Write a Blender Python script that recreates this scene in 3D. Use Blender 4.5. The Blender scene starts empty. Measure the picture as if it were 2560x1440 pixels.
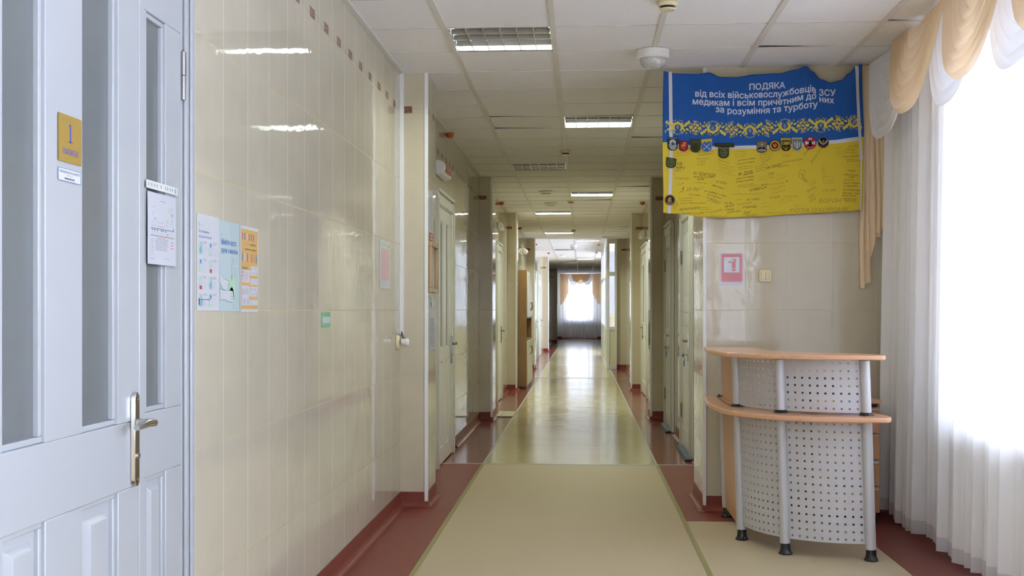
import bpy, bmesh, math, random
from mathutils import Vector, Matrix
from mathutils.geometry import delaunay_2d_cdt
import numpy as np
R = random.Random(7)
S = bpy.context.scene
COL = S.collection

# ------------------------------------------------------------------ camera, world, exposure
FPX, VPX, HY, EYE = 2890.0, 1454.0, 775.0, 1.303
yaw = math.atan((VPX - 1280) / FPX)
cd = bpy.data.cameras.new('camera'); cam = bpy.data.objects.new('camera', cd); COL.objects.link(cam)
cd.sensor_width = 36.0; cd.lens = FPX / 2560 * 36.0
cd.shift_y = (HY - 720) / 2560.0
cd.clip_start = 0.05; cd.clip_end = 200
cam.location = (0, 0, EYE); cam.rotation_euler = (math.pi / 2, 0, yaw)
S.camera = cam
w = bpy.data.worlds.new('daylight'); S.world = w; w.use_nodes = True
bg = w.node_tree.nodes['Background']; bg.inputs[0].default_value = (0.80, 0.875, 1.06, 1); bg.inputs[1].default_value = 11.0
S.view_settings.view_transform = 'Standard'; S.view_settings.look = 'None'
S.view_settings.gamma = 1; S.view_settings.use_curve_mapping = False
S.view_settings.exposure = 0.97
S.cycles.max_bounces = 10; S.cycles.diffuse_bounces = 6; S.cycles.glossy_bounces = 5
S.cycles.transmission_bounces = 6; S.cycles.transparent_max_bounces = 12
S.cycles.caustics_reflective = False; S.cycles.caustics_refractive = False
S.cycles.sample_clamp_indirect = 6.0

def portal(loc, rot, sx, sy):
    l = bpy.data.lights.new('window_portal', 'AREA'); l.shape = 'RECTANGLE'; l.size = sx; l.size_y = sy
    l.cycles.is_portal = True
    o = bpy.data.objects.new('window_portal', l); COL.objects.link(o); o.location = loc; o.rotation_euler = rot
    return o
H2 = math.pi / 2
# right hall windows (facing -X), added side hall and booth windows, end window (facing -Y)
WIN = [(3.5, 6.3, 0.70, 2.70), (-1.2, 1.7, 0.70, 2.70), (-5.2, -2.3, 0.70, 2.70)]  # second and third are unseen windows added to bring in daylight
for (a, b, z0, z1) in WIN:
    portal((2.34, (a + b) / 2, (z0 + z1) / 2), (0, H2, 0), z1 - z0, b - a)
portal((3.34, 35.4, 1.62), (0, H2, 0), 2.25, 3.6)
portal((3.34, 29.4, 1.62), (0, H2, 0), 2.25, 6.0)
portal((-0.07, 52.9, 1.75), (-H2, 0, 0), 1.3, 1.9)

# ------------------------------------------------------------------ material helpers
MATS = {}
def base_mat(name):
    m = bpy.data.materials.new(name); m.use_nodes = True
    nt = m.node_tree; return m, nt, nt.nodes['Principled BSDF']
def mat(name, col, rough=0.5, metal=0.0, spec=0.5, emit=None, estr=0.0, noise=0.0, nscale=40, bump=0.0, bscale=80, coat=0.0):
    if name in MATS: return MATS[name]
    m, nt, p = base_mat(name)
    p.inputs['Base Color'].default_value = (*col, 1); p.inputs['Roughness'].default_value = rough
    p.inputs['Metallic'].default_value = metal; p.inputs['Specular IOR Level'].default_value = spec
    p.inputs['Coat Weight'].default_value = coat
    if emit: p.inputs['Emission Color'].default_value = (*emit, 1); p.inputs['Emission Strength'].default_value = estr
    if noise or bump:
        tc = nt.nodes.new('ShaderNodeTexCoord')
        if noise:
            n = nt.nodes.new('ShaderNodeTexNoise'); n.inputs['Scale'].default_value = nscale; n.inputs['Detail'].default_value = 4
            nt.links.new(tc.outputs['Object'], n.inputs['Vector'])
            r = nt.nodes.new('ShaderNodeMapRange'); r.inputs[3].default_value = 1 - noise; r.inputs[4].default_value = 1 + noise
            nt.links.new(n.outputs['Fac'], r.inputs[0])
            x = nt.nodes.new('ShaderNodeVectorMath'); x.operation = 'SCALE'; x.inputs[0].default_value = col
            nt.links.new(r.outputs[0], x.inputs['Scale']); nt.links.new(x.outputs[0], p.inputs['Base Color'])
        if bump:
            n = nt.nodes.new('ShaderNodeTexNoise'); n.inputs['Scale'].default_value = bscale
            nt.links.new(tc.outputs['Object'], n.inputs['Vector'])
            b = nt.nodes.new('ShaderNodeBump'); b.inputs['Strength'].default_value = bump; b.inputs['Distance'].default_value = 0.01
            nt.links.new(n.outputs['Fac'], b.inputs['Height']); nt.links.new(b.outputs[0], p.inputs['Normal'])
    MATS[name] = m; return m

class NG:
    """tiny maths helper on a node tree"""
    def __init__(s, nt): s.nt = nt
    def put(s, sock, v):
        if isinstance(v, (int, float)): sock.default_value = v
        else: s.nt.links.new(v, sock)
    def m(s, op, a, b=0.0, c=0.0):
        n = s.nt.nodes.new('ShaderNodeMath'); n.operation = op
        s.put(n.inputs[0], a); s.put(n.inputs[1], b); s.put(n.inputs[2], c); return n.outputs[0]
    def between(s, v, lo, hi): return s.m('MULTIPLY', s.m('GREATER_THAN', v, lo), s.m('LESS_THAN', v, hi))
    def mix(s, f, a, b):
        n = s.nt.nodes.new('ShaderNodeMix'); n.data_type = 'RGBA'
        s.put(n.inputs['Factor'], f)
        for k, v in ((6, a), (7, b)):
            if isinstance(v, tuple): n.inputs[k].default_value = (*v, 1)
            else: s.nt.links.new(v, n.inputs[k])
        return n.outputs[2]

ROW = 0.4335
def tile_mat(name, axis, a0, step, col=(0.55, 0.505, 0.405)):
    m, nt, p = base_mat(name); g = NG(nt)
    geo = nt.nodes.new('ShaderNodeNewGeometry'); sp = nt.nodes.new('ShaderNodeSeparateXYZ')
    nt.links.new(geo.outputs['Position'], sp.inputs[0])
    a = sp.outputs['XY'.index(axis)]; z = sp.outputs[2]
    ta = g.m('DIVIDE', g.m('SUBTRACT', a, a0), step); tz = g.m('DIVIDE', z, ROW)
    fa = g.m('FRACT', ta); fz = g.m('FRACT', tz)
    gv = g.m('LESS_THAN', fa, 0.0030 / step); gh = g.m('LESS_THAN', fz, 0.0034 / ROW)
    cb = nt.nodes.new('ShaderNodeCombineXYZ'); nt.links.new(g.m('FLOOR', ta), cb.inputs[0]); nt.links.new(g.m('FLOOR', tz), cb.inputs[1])
    wn = nt.nodes.new('ShaderNodeTexWhiteNoise'); wn.noise_dimensions = '3D'; nt.links.new(cb.outputs[0], wn.inputs['Vector'])
    ns = nt.nodes.new('ShaderNodeTexNoise'); ns.inputs['Scale'].default_value = 7; ns.inputs['Detail'].default_value = 5
    nt.links.new(geo.outputs['Position'], ns.inputs['Vector'])
    br = g.m('ADD', g.m('MULTIPLY', wn.outputs['Value'], 0.03), g.m('ADD', g.m('MULTIPLY', ns.outputs['Fac'], 0.14), 0.915))
    sc = nt.nodes.new('ShaderNodeVectorMath'); sc.operation = 'SCALE'; sc.inputs[0].default_value = col; nt.links.new(br, sc.inputs['Scale'])
    c = g.mix(gv, sc.outputs[0], (0.66, 0.63, 0.54))
    c = g.mix(gh, c, (0.56, 0.47, 0.27))
    # decor insert + thin swirl line on the top row
    ins = g.m('MULTIPLY', g.between(z, 2.606, 2.652), g.between(fa, 0.355, 0.70))
    n2 = nt.nodes.new('ShaderNodeTexNoise'); n2.inputs['Scale'].default_value = 60; n2.inputs['Distortion'].default_value = 2
    nt.links.new(geo.outputs['Position'], n2.inputs['Vector'])
    ic = g.mix(g.m('GREATER_THAN', n2.outputs['Fac'], 0.56), (0.17, 0.075, 0.045), (0.36, 0.22, 0.16))
    wv = g.m('ADD', 2.626, g.m('MULTIPLY', g.m('SINE', g.m('MULTIPLY', fa, 6.283)), -0.011))
    ln = g.m('LESS_THAN', g.m('ABSOLUTE', g.m('SUBTRACT', z, wv)), 0.0017)
    c = g.mix(g.m('MULTIPLY', ln, 0.55), c, (0.30, 0.22, 0.15))
    c = g.mix(ins, c, ic)
    nt.links.new(c, p.inputs['Base Color'])
    rough = g.m('ADD', 0.03, g.m('MULTIPLY', g.m('MAXIMUM', gv, gh), 0.5)); nt.links.new(rough, p.inputs['Roughness'])
    n3 = nt.nodes.new('ShaderNodeTexNoise'); n3.inputs['Scale'].default_value = 14; n3.inputs['Detail'].default_value = 1
    nt.links.new(geo.outputs['Position'], n3.inputs['Vector'])
    b = nt.nodes.new('ShaderNodeBump'); b.inputs['Strength'].default_value = 1.0; b.inputs['Distance'].default_value = 1.0
    sc3 = nt.nodes.new('ShaderNodeSeparateColor'); nt.links.new(wn.outputs['Color'], sc3.inputs[0])
    tilt = g.m('ADD', g.m('MULTIPLY', g.m('SUBTRACT', fa, 0.5), g.m('SUBTRACT', sc3.outputs[0], 0.5)), g.m('MULTIPLY', g.m('SUBTRACT', fz, 0.5), g.m('SUBTRACT', sc3.outputs[1], 0.5)))
    hgt = g.m('ADD', g.m('MULTIPLY', n3.outputs['Fac'], 0.00045), g.m('MULTIPLY', tilt, 0.0018))
    hgt = g.m('SUBTRACT', hgt, g.m('MULTIPLY', g.m('MAXIMUM', gv, gh), 0.0008))
    nt.links.new(hgt, b.inputs['Height']); nt.links.new(b.outputs[0], p.inputs['Normal'])
    return m

TILE_Y = tile_mat('cream_wall_tile_along_corridor', 'Y', 3.531, 0.2835)
TILE_XL = tile_mat('cream_wall_tile_on_piers', 'X', -1.33, 0.30, (0.56, 0.505, 0.375))
TILE_XR = tile_mat('cream_wall_tile_facing_hall', 'X', 0.7795, 0.2757, (0.565, 0.505, 0.375))

def floor_mat(name, col, rough, amp, speck, bstr, spec=0.32):
    m, nt, p = base_mat(name); g = NG(nt)
    geo = nt.nodes.new('ShaderNodeNewGeometry')
    n = nt.nodes.new('ShaderNodeTexNoise'); n.inputs['Scale'].default_value = 190; n.inputs['Detail'].default_value = 2
    nt.links.new(geo.outputs['Position'], n.inputs['Vector'])
    n1 = nt.nodes.new('ShaderNodeTexNoise'); n1.inputs['Scale'].default_value = 1.3; n1.inputs['Detail'].default_value = 5
    nt.links.new(geo.outputs['Position'], n1.inputs['Vector'])
    br = g.m('ADD', g.m('MULTIPLY', n.outputs['Fac'], speck), g.m('ADD', g.m('MULTIPLY', n1.outputs['Fac'], amp), 1 - speck / 2 - amp / 2))
    sc = nt.nodes.new('ShaderNodeVectorMath'); sc.operation = 'SCALE'; sc.inputs[0].default_value = col; nt.links.new(br, sc.inputs['Scale'])
    nt.links.new(sc.outputs[0], p.inputs['Base Color'])
    p.inputs['Specular IOR Level'].default_value = spec
    r = g.m('ADD', rough, g.m('MULTIPLY', n1.outputs['Fac'], 0.1)); nt.links.new(r, p.inputs['Roughness'])
    mp = nt.nodes.new('ShaderNodeMapping'); mp.inputs['Scale'].default_value = (0.9, 5.0, 1); nt.links.new(geo.outputs['Position'], mp.inputs['Vector'])
    n2 = nt.nodes.new('ShaderNodeTexNoise'); n2.inputs['Scale'].default_value = 1.8; n2.inputs['Detail'].default_value = 2
    nt.links.new(mp.outputs[0], n2.inputs['Vector'])
    b = nt.nodes.new('ShaderNodeBump'); b.inputs['Strength'].default_value = bstr; b.inputs['Distance'].default_value = 0.02
    nt.links.new(n2.outputs['Fac'], b.inputs['Height']); nt.links.new(b.outputs[0], p.inputs['Normal'])
    return m
F_BEIGE = floor_mat('beige_hall_vinyl', (0.505, 0.42, 0.275), 0.46, 0.12, 0.34, 0.05, 0.10)
F_RED = floor_mat('brick_red_hall_vinyl', (0.225, 0.060, 0.043), 0.30, 0.12, 0.35, 0.05, 0.20)
F_BEIGE2 = floor_mat('polished_olive_beige_vinyl', (0.44, 0.385, 0.215), 0.10, 0.12, 0.16, 0.10, 0.22)
F_RED2 = floor_mat('polished_brick_red_vinyl', (0.20, 0.058, 0.042), 0.10, 0.12, 0.30, 0.10, 0.28)

def sheer_mat(name, col, transp, transl):
    m = bpy.data.materials.new(name); m.use_nodes = True; nt = m.node_tree; nt.nodes.clear()
    out = nt.nodes.new('ShaderNodeOutputMaterial')
    d = nt.nodes.new('ShaderNodeBsdfDiffuse'); d.inputs[0].default_value = (*col, 1)
    t = nt.nodes.new('ShaderNodeBsdfTranslucent'); t.inputs[0].default_value = (*col, 1)
    tr = nt.nodes.new('ShaderNodeBsdfTransparent'); tr.inputs[0].default_value = (1, 1, 1, 1)
    a = nt.nodes.new('ShaderNodeMixShader'); a.inputs[0].default_value = transl
    nt.links.new(d.outputs[0], a.inputs[1]); nt.links.new(t.outputs[0], a.inputs[2])
    b = nt.nodes.new('ShaderNodeMixShader'); b.inputs[0].default_value = transp
    nt.links.new(a.outputs[0], b.inputs[1]); nt.links.new(tr.outputs[0], b.inputs[2])
    nt.links.new(b.outputs[0], out.inputs[0]); return m
SHEER = sheer_mat('white_sheer_voile', (0.92, 0.92, 0.95), 0.68, 0.50)
SHEER1 = sheer_mat('white_sheer_voile_dense', (0.96, 0.96, 0.98), 0.025, 0.125)
SHEERB = sheer_mat('thin_booth_voile', (0.9, 0.9, 0.92), 0.45, 0.5)
SHEERE = sheer_mat('end_window_voile', (0.9, 0.9, 0.92), 0.10, 0.13)
SWAGWE = sheer_mat('end_window_white_swag', (0.85, 0.85, 0.88), 0.08, 0.36)
SWAGBE = sheer_mat('end_window_peach_swag', (0.88, 0.66, 0.40), 0.06, 0.50)
HEMC = sheer_mat('white_sheer_hem', (0.88, 0.88, 0.90), 0.12, 0.35)
SWAGW = sheer_mat('white_swag_voile', (0.90, 0.90, 0.91), 0.05, 0.22)
SWAGB = sheer_mat('peach_swag_voile', (0.90, 0.71, 0.47), 0.10, 0.42)
TAILM = sheer_mat('peach_tail_voile', (0.94, 0.76, 0.53), 0.02, 0.16)
def glass_mat(name, tint=(1, 1, 1), refl=0.10):
    m = bpy.data.materials.new(name); m.use_nodes = True; nt = m.node_tree; nt.nodes.clear()
    out = nt.nodes.new('ShaderNodeOutputMaterial'); tr = nt.nodes.new('ShaderNodeBsdfTransparent'); tr.inputs[0].default_value = (*tint, 1)
    gl = nt.nodes.new('ShaderNodeBsdfGlossy'); gl.inputs['Roughness'].default_value = 0.03
    b = nt.nodes.new('ShaderNodeMixShader'); b.inputs[0].default_value = refl
    nt.links.new(tr.outputs[0], b.inputs[1]); nt.links.new(gl.outputs[0], b.inputs[2]); nt.links.new(b.outputs[0], out.inputs[0]); return m
GLASS = glass_mat('window_glass', (0.98, 0.99, 0.985), 0.07)
FOIL = glass_mat('clear_plastic_sleeve', (0.97, 0.97, 0.98), 0.03)

def wood_mat(name, col, dark, rough=0.32, scale=9, axis='Z'):
    m, nt, p = base_mat(name)
    tc = nt.nodes.new('ShaderNodeTexCoord'); mp = nt.nodes.new('ShaderNodeMapping')
    mp.inputs['Scale'].default_value = {'Z': (9, 9, 0.7), 'X': (0.7, 9, 9), 'Y': (9, 0.7, 9)}[axis]
    nt.links.new(tc.outputs['Object'], mp.inputs['Vector'])
    n = nt.nodes.new('ShaderNodeTexNoise'); n.inputs['Scale'].default_value = scale; n.inputs['Detail'].default_value = 6
    nt.links.new(mp.outputs[0], n.inputs['Vector'])
    cr = nt.nodes.new('ShaderNodeValToRGB'); cr.color_ramp.elements[0].position = 0.35; cr.color_ramp.elements[1].position = 0.7
    cr.color_ramp.elements[0].color = (*dark, 1); cr.color_ramp.elements[1].color = (*col, 1)
    nt.links.new(n.outputs['Fac'], cr.inputs[0]); nt.links.new(cr.outputs[0], p.inputs['Base Color'])
    p.inputs['Roughness'].default_value = rough; return m
BEECH = wood_mat('beech_laminate', (0.66, 0.38, 0.205), (0.60, 0.335, 0.175))
BEECHX = wood_mat('beech_laminate_top', (0.74, 0.42, 0.245), (0.68, 0.375, 0.21), 0.22, axis='X')
WALNUT = wood_mat('brown_cabinet_veneer', (0.27, 0.155, 0.06), (0.21, 0.115, 0.04))
OAK = wood_mat('pale_oak_moulding', (0.50, 0.36, 0.20), (0.42, 0.29, 0.14))

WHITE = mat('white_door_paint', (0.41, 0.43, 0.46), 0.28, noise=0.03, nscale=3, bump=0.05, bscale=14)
PVC = mat('white_pvc', (0.80, 0.81, 0.82), 0.3)
CEIL = None
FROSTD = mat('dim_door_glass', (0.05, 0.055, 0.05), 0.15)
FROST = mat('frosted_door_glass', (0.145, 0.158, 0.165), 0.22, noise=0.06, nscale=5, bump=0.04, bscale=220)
CHROME = mat('brushed_chrome', (0.62, 0.62, 0.62), 0.16, metal=1.0)
STEEL = mat('dark_steel', (0.30, 0.29, 0.28), 0.35, metal=1.0)
SILVER = mat('silver_grey_lacquer', (0.57, 0.575, 0.60), 0.38, metal=0.25)
PERF = mat('grey_perforated_sheet', (0.57, 0.575, 0.60), 0.42, metal=0.1)
BLACK = mat('black_plastic', (0.015, 0.015, 0.017), 0.3)
DARK = mat('dark_void', (0.02, 0.02, 0.02), 0.9)
PAPER = mat('white_paper', (0.60, 0.615, 0.67), 0.35, spec=0.5)
GREY = mat('mid_grey_print', (0.30, 0.32, 0.36), 0.5)
LGREY = mat('light_grey_print', (0.55, 0.57, 0.62), 0.5)
INK = mat('dark_ink', (0.05, 0.05, 0.07), 0.5)
REDP = mat('red_print', (0.56, 0.065, 0.07), 0.35)
PINKP = mat('pink_red_print', (0.66, 0.33, 0.34), 0.5)
BLUEP = mat('blue_print', (0.10, 0.20, 0.48), 0.5)
TEAL = mat('teal_print', (0.20, 0.44, 0.48), 0.5)
MINT = mat('mint_print', (0.46, 0.57, 0.60), 0.4)
MINTD = mat('darker_mint_print', (0.42, 0.54, 0.57), 0.4)  # slightly darker mint of the poster print
GREENP = mat('green_print', (0.20, 0.50, 0.24), 0.45)
LGREEN = mat('light_green_print', (0.42, 0.64, 0.42), 0.45)
YELP = mat('amber_print', (0.64, 0.40, 0.13), 0.4)
GOLD = mat('gold_sign_plate', (0.33, 0.215, 0.045), 0.35)
SIGNB = mat('violet_blue_lettering', (0.08, 0.08, 0.36), 0.4)
CREAMP = mat('cream_plastic', (0.72, 0.63, 0.40), 0.35)
WPLAST = mat('white_plastic', (0.80, 0.79, 0.76), 0.35)
ORANGE = mat('orange_red_plastic', (0.46, 0.075, 0.03), 0.4)
TUBE_ON = mat('lit_fluorescent_tube', (0.9, 0.9, 0.9), 0.3, emit=(0.80, 0.95, 1.0), estr=7.0)
TUBE_OFF = mat('unlit_fluorescent_tube', (0.75, 0.75, 0.75), 0.25)
LOUV = mat('silver_louvre_blades', (0.84, 0.84, 0.84), 0.22, metal=0.65)
ALU = mat('mirror_louvre', (0.88, 0.88, 0.88), 0.14, metal=1.0)
TBAR = mat('ceiling_grid_metal', (0.72, 0.70, 0.66), 0.5)
TSEAM = mat('ceiling_seam_shadow_strip', (0.60, 0.59, 0.57), 0.7)

# ------------------------------------------------------------------ mesh helpers
class MB:
    def __init__(s): s.v = []; s.f = []; s.m = []; s.sm = []
    def add(s, vs, fs, mi=0, smooth=False):
        o = len(s.v); s.v += [tuple(p) for p in vs]
        for f in fs: s.f.append([i + o for i in f]); s.m.append(mi); s.sm.append(smooth)
    def box(s, x0, y0, z0, x1, y1, z1, mi=0, mis=None):
        x0, x1 = min(x0, x1), max(x0, x1); y0, y1 = min(y0, y1), max(y0, y1); z0, z1 = min(z0, z1), max(z0, z1)
        vs = [(x0, y0, z0), (x1, y0, z0), (x1, y1, z0), (x0, y1, z0), (x0, y0, z1), (x1, y0, z1), (x1, y1, z1), (x0, y1, z1)]
        fs = [(0, 3, 2, 1), (4, 5, 6, 7), (0, 1, 5, 4), (2, 3, 7, 6), (1, 2, 6, 5), (3, 0, 4, 7)]
        if mis is None: s.add(vs, fs, mi)
        else:
            o = len(s.v); s.v += vs
            for f, k in zip(fs, (mis[2], mis[2], mis[1], mis[1], mis[0], mis[0])):
                s.f.append([i + o for i in f]); s.m.append(k); s.sm.append(False)
    def tube(s, pts, rad, n=10, mi=0, caps=True):
        pts = [Vector(p) for p in pts]; rs = rad if isinstance(rad, (list, tuple)) else [rad] * len(pts)
        rings = []
        for i, p in enumerate(pts):
            t = (pts[min(i + 1, len(pts) - 1)] - pts[max(i - 1, 0)]).normalized()
            u = t.cross(Vector((0, 0, 1)));
            if u.length < 1e-3: u = t.cross(Vector((0, 1, 0)))
            u.normalize(); v = t.cross(u)
            rings.append([p + (u * math.cos(a) + v * math.sin(a)) * rs[i] for a in [2 * math.pi * k / n for k in range(n)]])
        vs = [q for r in rings for q in r]; fs = []
        for i in range(len(rings) - 1):
            for k in range(n): fs.append((i * n + k, i * n + (k + 1) % n, (i + 1) * n + (k + 1) % n, (i + 1) * n + k))
        s.add(vs, fs, mi, True)
        if caps:
            s.add(rings[0], [tuple(range(n))], mi); s.add(rings[-1], [tuple(range(n - 1, -1, -1))], mi)
    def lathe(s, c, prof, n=24, mi=0, axis='Z'):
        vs = []; fs = []
        for (r, h) in prof:
            for k in range(n):
                a = 2 * math.pi * k / n; x, y = r * math.cos(a), r * math.sin(a)
                d = {'Z': (x, y, h), 'X': (h, x, y), 'Y': (x, h, y)}[axis]
                vs.append((c[0] + d[0], c[1] + d[1], c[2] + d[2]))
        for i in range(len(prof) - 1):
            for k in range(n): fs.append((i * n + k, i * n + (k + 1) % n, (i + 1) * n + (k + 1) % n, (i + 1) * n + k))
        s.add(vs, fs, mi, True)
    def grid(s, fn, nu, nv, mi=0, mfn=None, smooth=True):
        o = len(s.v)
        for j in range(nv + 1):
            for i in range(nu + 1): s.v.append(tuple(fn(i / nu, j / nv)))
        for j in range(nv):
            for i in range(nu):
                a = o + j * (nu + 1) + i
                s.f.append([a, a + 1, a + nu + 2, a + nu + 1]); s.m.append(mfn(i, j) if mfn else mi); s.sm.append(smooth)
    def prism(s, pts, z0, z1, mi=0):
        n = len(pts); vs = [(x, y, z0) for x, y in pts] + [(x, y, z1) for x, y in pts]
        fs = [tuple(range(n - 1, -1, -1)), tuple(range(n, 2 * n))] + [(i, (i + 1) % n, n + (i + 1) % n, n + i) for i in range(n)]
        s.add(vs, fs, mi)
    def build(s, name, mats, parent=None, bevel=0.0, solid=0.0, weld=False, seg=2):
        me = bpy.data.meshes.new(name); me.from_pydata(s.v, [], s.f)
        if not isinstance(mats, (list, tuple)): mats = [mats]
        for m in mats: me.materials.append(m)
        me.polygons.foreach_set('material_index', s.m); me.polygons.foreach_set('use_smooth', s.sm)
        bm = bmesh.new(); bm.from_mesh(me)
        if weld: bmesh.ops.remove_doubles(bm, verts=bm.verts, dist=1e-5)
        if not solid and not getattr(s, 'keepn', False): bmesh.ops.recalc_face_normals(bm, faces=bm.faces)
        bm.to_mesh(me); bm.free(); me.update()
        if not solid: me.set_sharp_from_angle(angle=0.65)
        o = bpy.data.objects.new(name, me); COL.objects.link(o)
        if solid:
            md = o.modifiers.new('thickness', 'SOLIDIFY'); md.thickness = solid; md.offset = 0
        if bevel:
            md = o.modifiers.new('soft_edges', 'BEVEL'); md.width = bevel; md.segments = seg; md.limit_method = 'ANGLE'; md.angle_limit = 0.6
        if parent is not None:
            o.parent = parent
            o.matrix_parent_inverse = Matrix.Translation(-Vector(parent.location)) if parent.type == 'EMPTY' else Matrix.Identity(4)
        return o

def tag(o, label, cat, group=None, kind=None):
    o['label'] = label; o['category'] = cat
    if group: o['group'] = group
    if kind: o['kind'] = kind
    return o
def thing(name, loc, label, cat, group=None, kind=None):
    o = bpy.data.objects.new(name, None); COL.objects.link(o); o.location = loc; o.empty_display_size = 0.1
    return tag(o, label, cat, group, kind)
def struct(o, label, cat): return tag(o, label, cat, None, 'structure')
def copy_tree(o, parent=None):
    c = o.copy(); COL.objects.link(c)
    if parent is not None: c.parent = parent
    for ch in list(o.children): copy_tree(ch, c)
    return c

def text2d(body, offset=0.0, shear=0.0, space=1.0, res=3):
    c = bpy.data.curves.new('lettering', 'FONT'); c.body = body; c.size = 1; c.offset = offset; c.shear = shear
    c.space_character = space; c.resolution_u = res; c.fill_mode = 'NONE'
    o = bpy.data.objects.new('lettering', c); COL.objects.link(o)
    bpy.context.view_layer.update()
    me = bpy.data.meshes.new_from_object(o.evaluated_get(bpy.context.evaluated_depsgraph_get()))
    pv = [Vector((v.co.x, v.co.y)) for v in me.vertices]; pe = [tuple(q.vertices) for q in me.edges]
    bpy.data.objects.remove(o); bpy.data.curves.remove(c); bpy.data.meshes.remove(me)
    if len(pv) < 3: return [], []
    tv, _, tf, _, _, _ = delaunay_2d_cdt(pv, pe, [], 0, 1e-7)
    A = np.array([(q.x, q.y) for q in tv]); T = A[np.array(tf)].mean(axis=1)          # even-odd test of every triangle
    P = np.array([(q.x, q.y) for q in pv]); E_ = np.array(pe); a, b = P[E_[:, 0]], P[E_[:, 1]]
    up = (a[:, 1][None] > T[:, 1][:, None]) != (b[:, 1][None] > T[:, 1][:, None])
    dy = np.where(b[:, 1] == a[:, 1], 1e-12, b[:, 1] - a[:, 1])
    xc = a[:, 0][None] + (T[:, 1][:, None] - a[:, 1][None]) / dy[None] * (b[:, 0] - a[:, 0])[None]
    ins = ((up & (T[:, 0][:, None] < xc)).sum(axis=1) % 2) == 1
    return [(q.x, q.y) for q in tv], [list(f) for f, k_ in zip(tf, ins) if k_]

class Sheet:
    """flat printed sheet: 2-D shapes laid on a plane at origin o, axes u (right), v (up), n (towards viewer)"""
    def __init__(s, o, u, v, n, map_=None):
        s.o, s.u, s.vv, s.n = Vector(o), Vector(u), Vector(v), Vector(n); s.mb = MB(); s.mb.keepn = True; s.mats = []; s.map = map_; s.step = 0.0003
    def mi(s, m):
        if m not in s.mats: s.mats.append(m)
        return s.mats.index(m)
    def P(s, a, b, d):
        if s.map: return s.map(a, b, d)
        return s.o + s.u * a + s.vv * b + s.n * d
    def faces(s, vs, fs, m, layer): s.mb.add([s.P(a, b, s.step * layer) for a, b in vs], fs, s.mi(m))
    def poly(s, pts, m, layer=1): s.faces(pts, [list(range(len(pts)))], m, layer)
    def rect(s, a0, b0, a1, b1, m, layer=1): s.poly([(a0, b0), (a1, b0), (a1, b1), (a0, b1)], m, layer)
    def slab(s, a0, b0, a1, b1, th, m):
        vs = [s.P(a, b, d) for d in (-th, 0) for a, b in ((a0, b0), (a1, b0), (a1, b1), (a0, b1))]
        s.mb.add(vs, [(3, 2, 1, 0), (4, 5, 6, 7), (0, 1, 5, 4), (1, 2, 6, 5), (2, 3, 7, 6), (3, 0, 4, 7)], s.mi(m))
    def solid(s, pts, th, m, d0=0.0):
        n = len(pts); vs = [s.P(a, b, d0) for a, b in pts] + [s.P(a, b, d0 + th) for a, b in pts]
        s.mb.add(vs, [list(range(n - 1, -1, -1)), list(range(n, 2 * n))] + [(i, (i + 1) % n, n + (i + 1) % n, n + i) for i in range(n)], s.mi(m))
    def line(s, pts, wd, m, layer=1):
        for (a, b), (c, d) in zip(pts, pts[1:]):
            dx, dy = c - a, d - b; L = math.hypot(dx, dy) or 1e-9; nx, ny = -dy / L * wd / 2, dx / L * wd / 2
            s.poly([(a + nx, b + ny), (a - nx, b - ny), (c - nx, d - ny), (c + nx, d + ny)], m, layer)
    def text(s, body, a, b, h, m, layer=1, width=None, ang=0.0, offset=0.0, shear=0.0, align='L', base=None, res=3, bold=0.0):
        vs, fs = text2d(body, offset, shear, 1.0, res)
        if not vs: return
        x0 = min(v[0] for v in vs); x1 = max(v[0] for v in vs); sy = h / 0.728
        sx = width / (x1 - x0) if width else sy
        sh = {'L': 0, 'C': -(x1 - x0) * sx / 2, 'R': -(x1 - x0) * sx}[align]
        ca, sa = math.cos(ang), math.sin(ang); out = []
        for x, y in vs:
            X, Y = (x - x0) * sx + sh, y * sy
            X, Y = X * ca - Y * sa, X * sa + Y * ca
            if base: Y += base(a + X)
            out.append((a + X, b + Y))
        if not bold: s.faces(out, fs, m, layer)
        else:
            for q, (dx, dy) in enumerate(((bold, 0), (-bold, 0), (0, bold), (0, -bold))): s.faces([(x + dx, y + dy) for x, y in out], fs, m, layer + .02 * q)
    def ellipse(s, a, b, ra, rb, m, layer=1, n=20, ang=0):
        ca, sa = math.cos(ang), math.sin(ang)
        s.poly([(a + ra * math.cos(t) * ca - rb * math.sin(t) * sa, b + ra * math.cos(t) * sa + rb * math.sin(t) * ca) for t in [2 * math.pi * k / n for k in range(n)]], m, layer)
    def lines(s, a0, b0, a1, b1, n, m, layer=1, frac=0.45, jit=0.3):
        """a block of n lines of small print"""
        dh = (b1 - b0) / n
        for k in range(n):
            y = b0 + dh * (k + 0.3); x = a0
            e = a1 - R.random() * jit * (a1 - a0)
            while x < e:
                wl = min((0.06 + 0.12 * R.random()) * max(a1 - a0, 0.02), e - x)
                s.rect(x, y, x + wl, y + dh * frac, m, layer); x += wl + dh * 0.35
    def build(s, name, parent=None): return s.mb.build(name, s.mats, parent)

def on_left(y, z, x=-1.2, d=0.002): return Sheet((x + d, y, z), (0, 1, 0), (0, 0, 1), (1, 0, 0))
def on_front(x, z, y, d=0.002): return Sheet((x, y - d, z), (1, 0, 0), (0, 0, 1), (0, -1, 0))
def on_right(y, z, x=0.98, d=0.002): return Sheet((x - d, y, z), (0, -1, 0), (0, 0, 1), (-1, 0, 0))

CZ, CZ2 = 2.873, 2.965      # corridor ceiling, far hall ceiling
LX = -1.2; RX = 0.98; HX = 2.1

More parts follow.
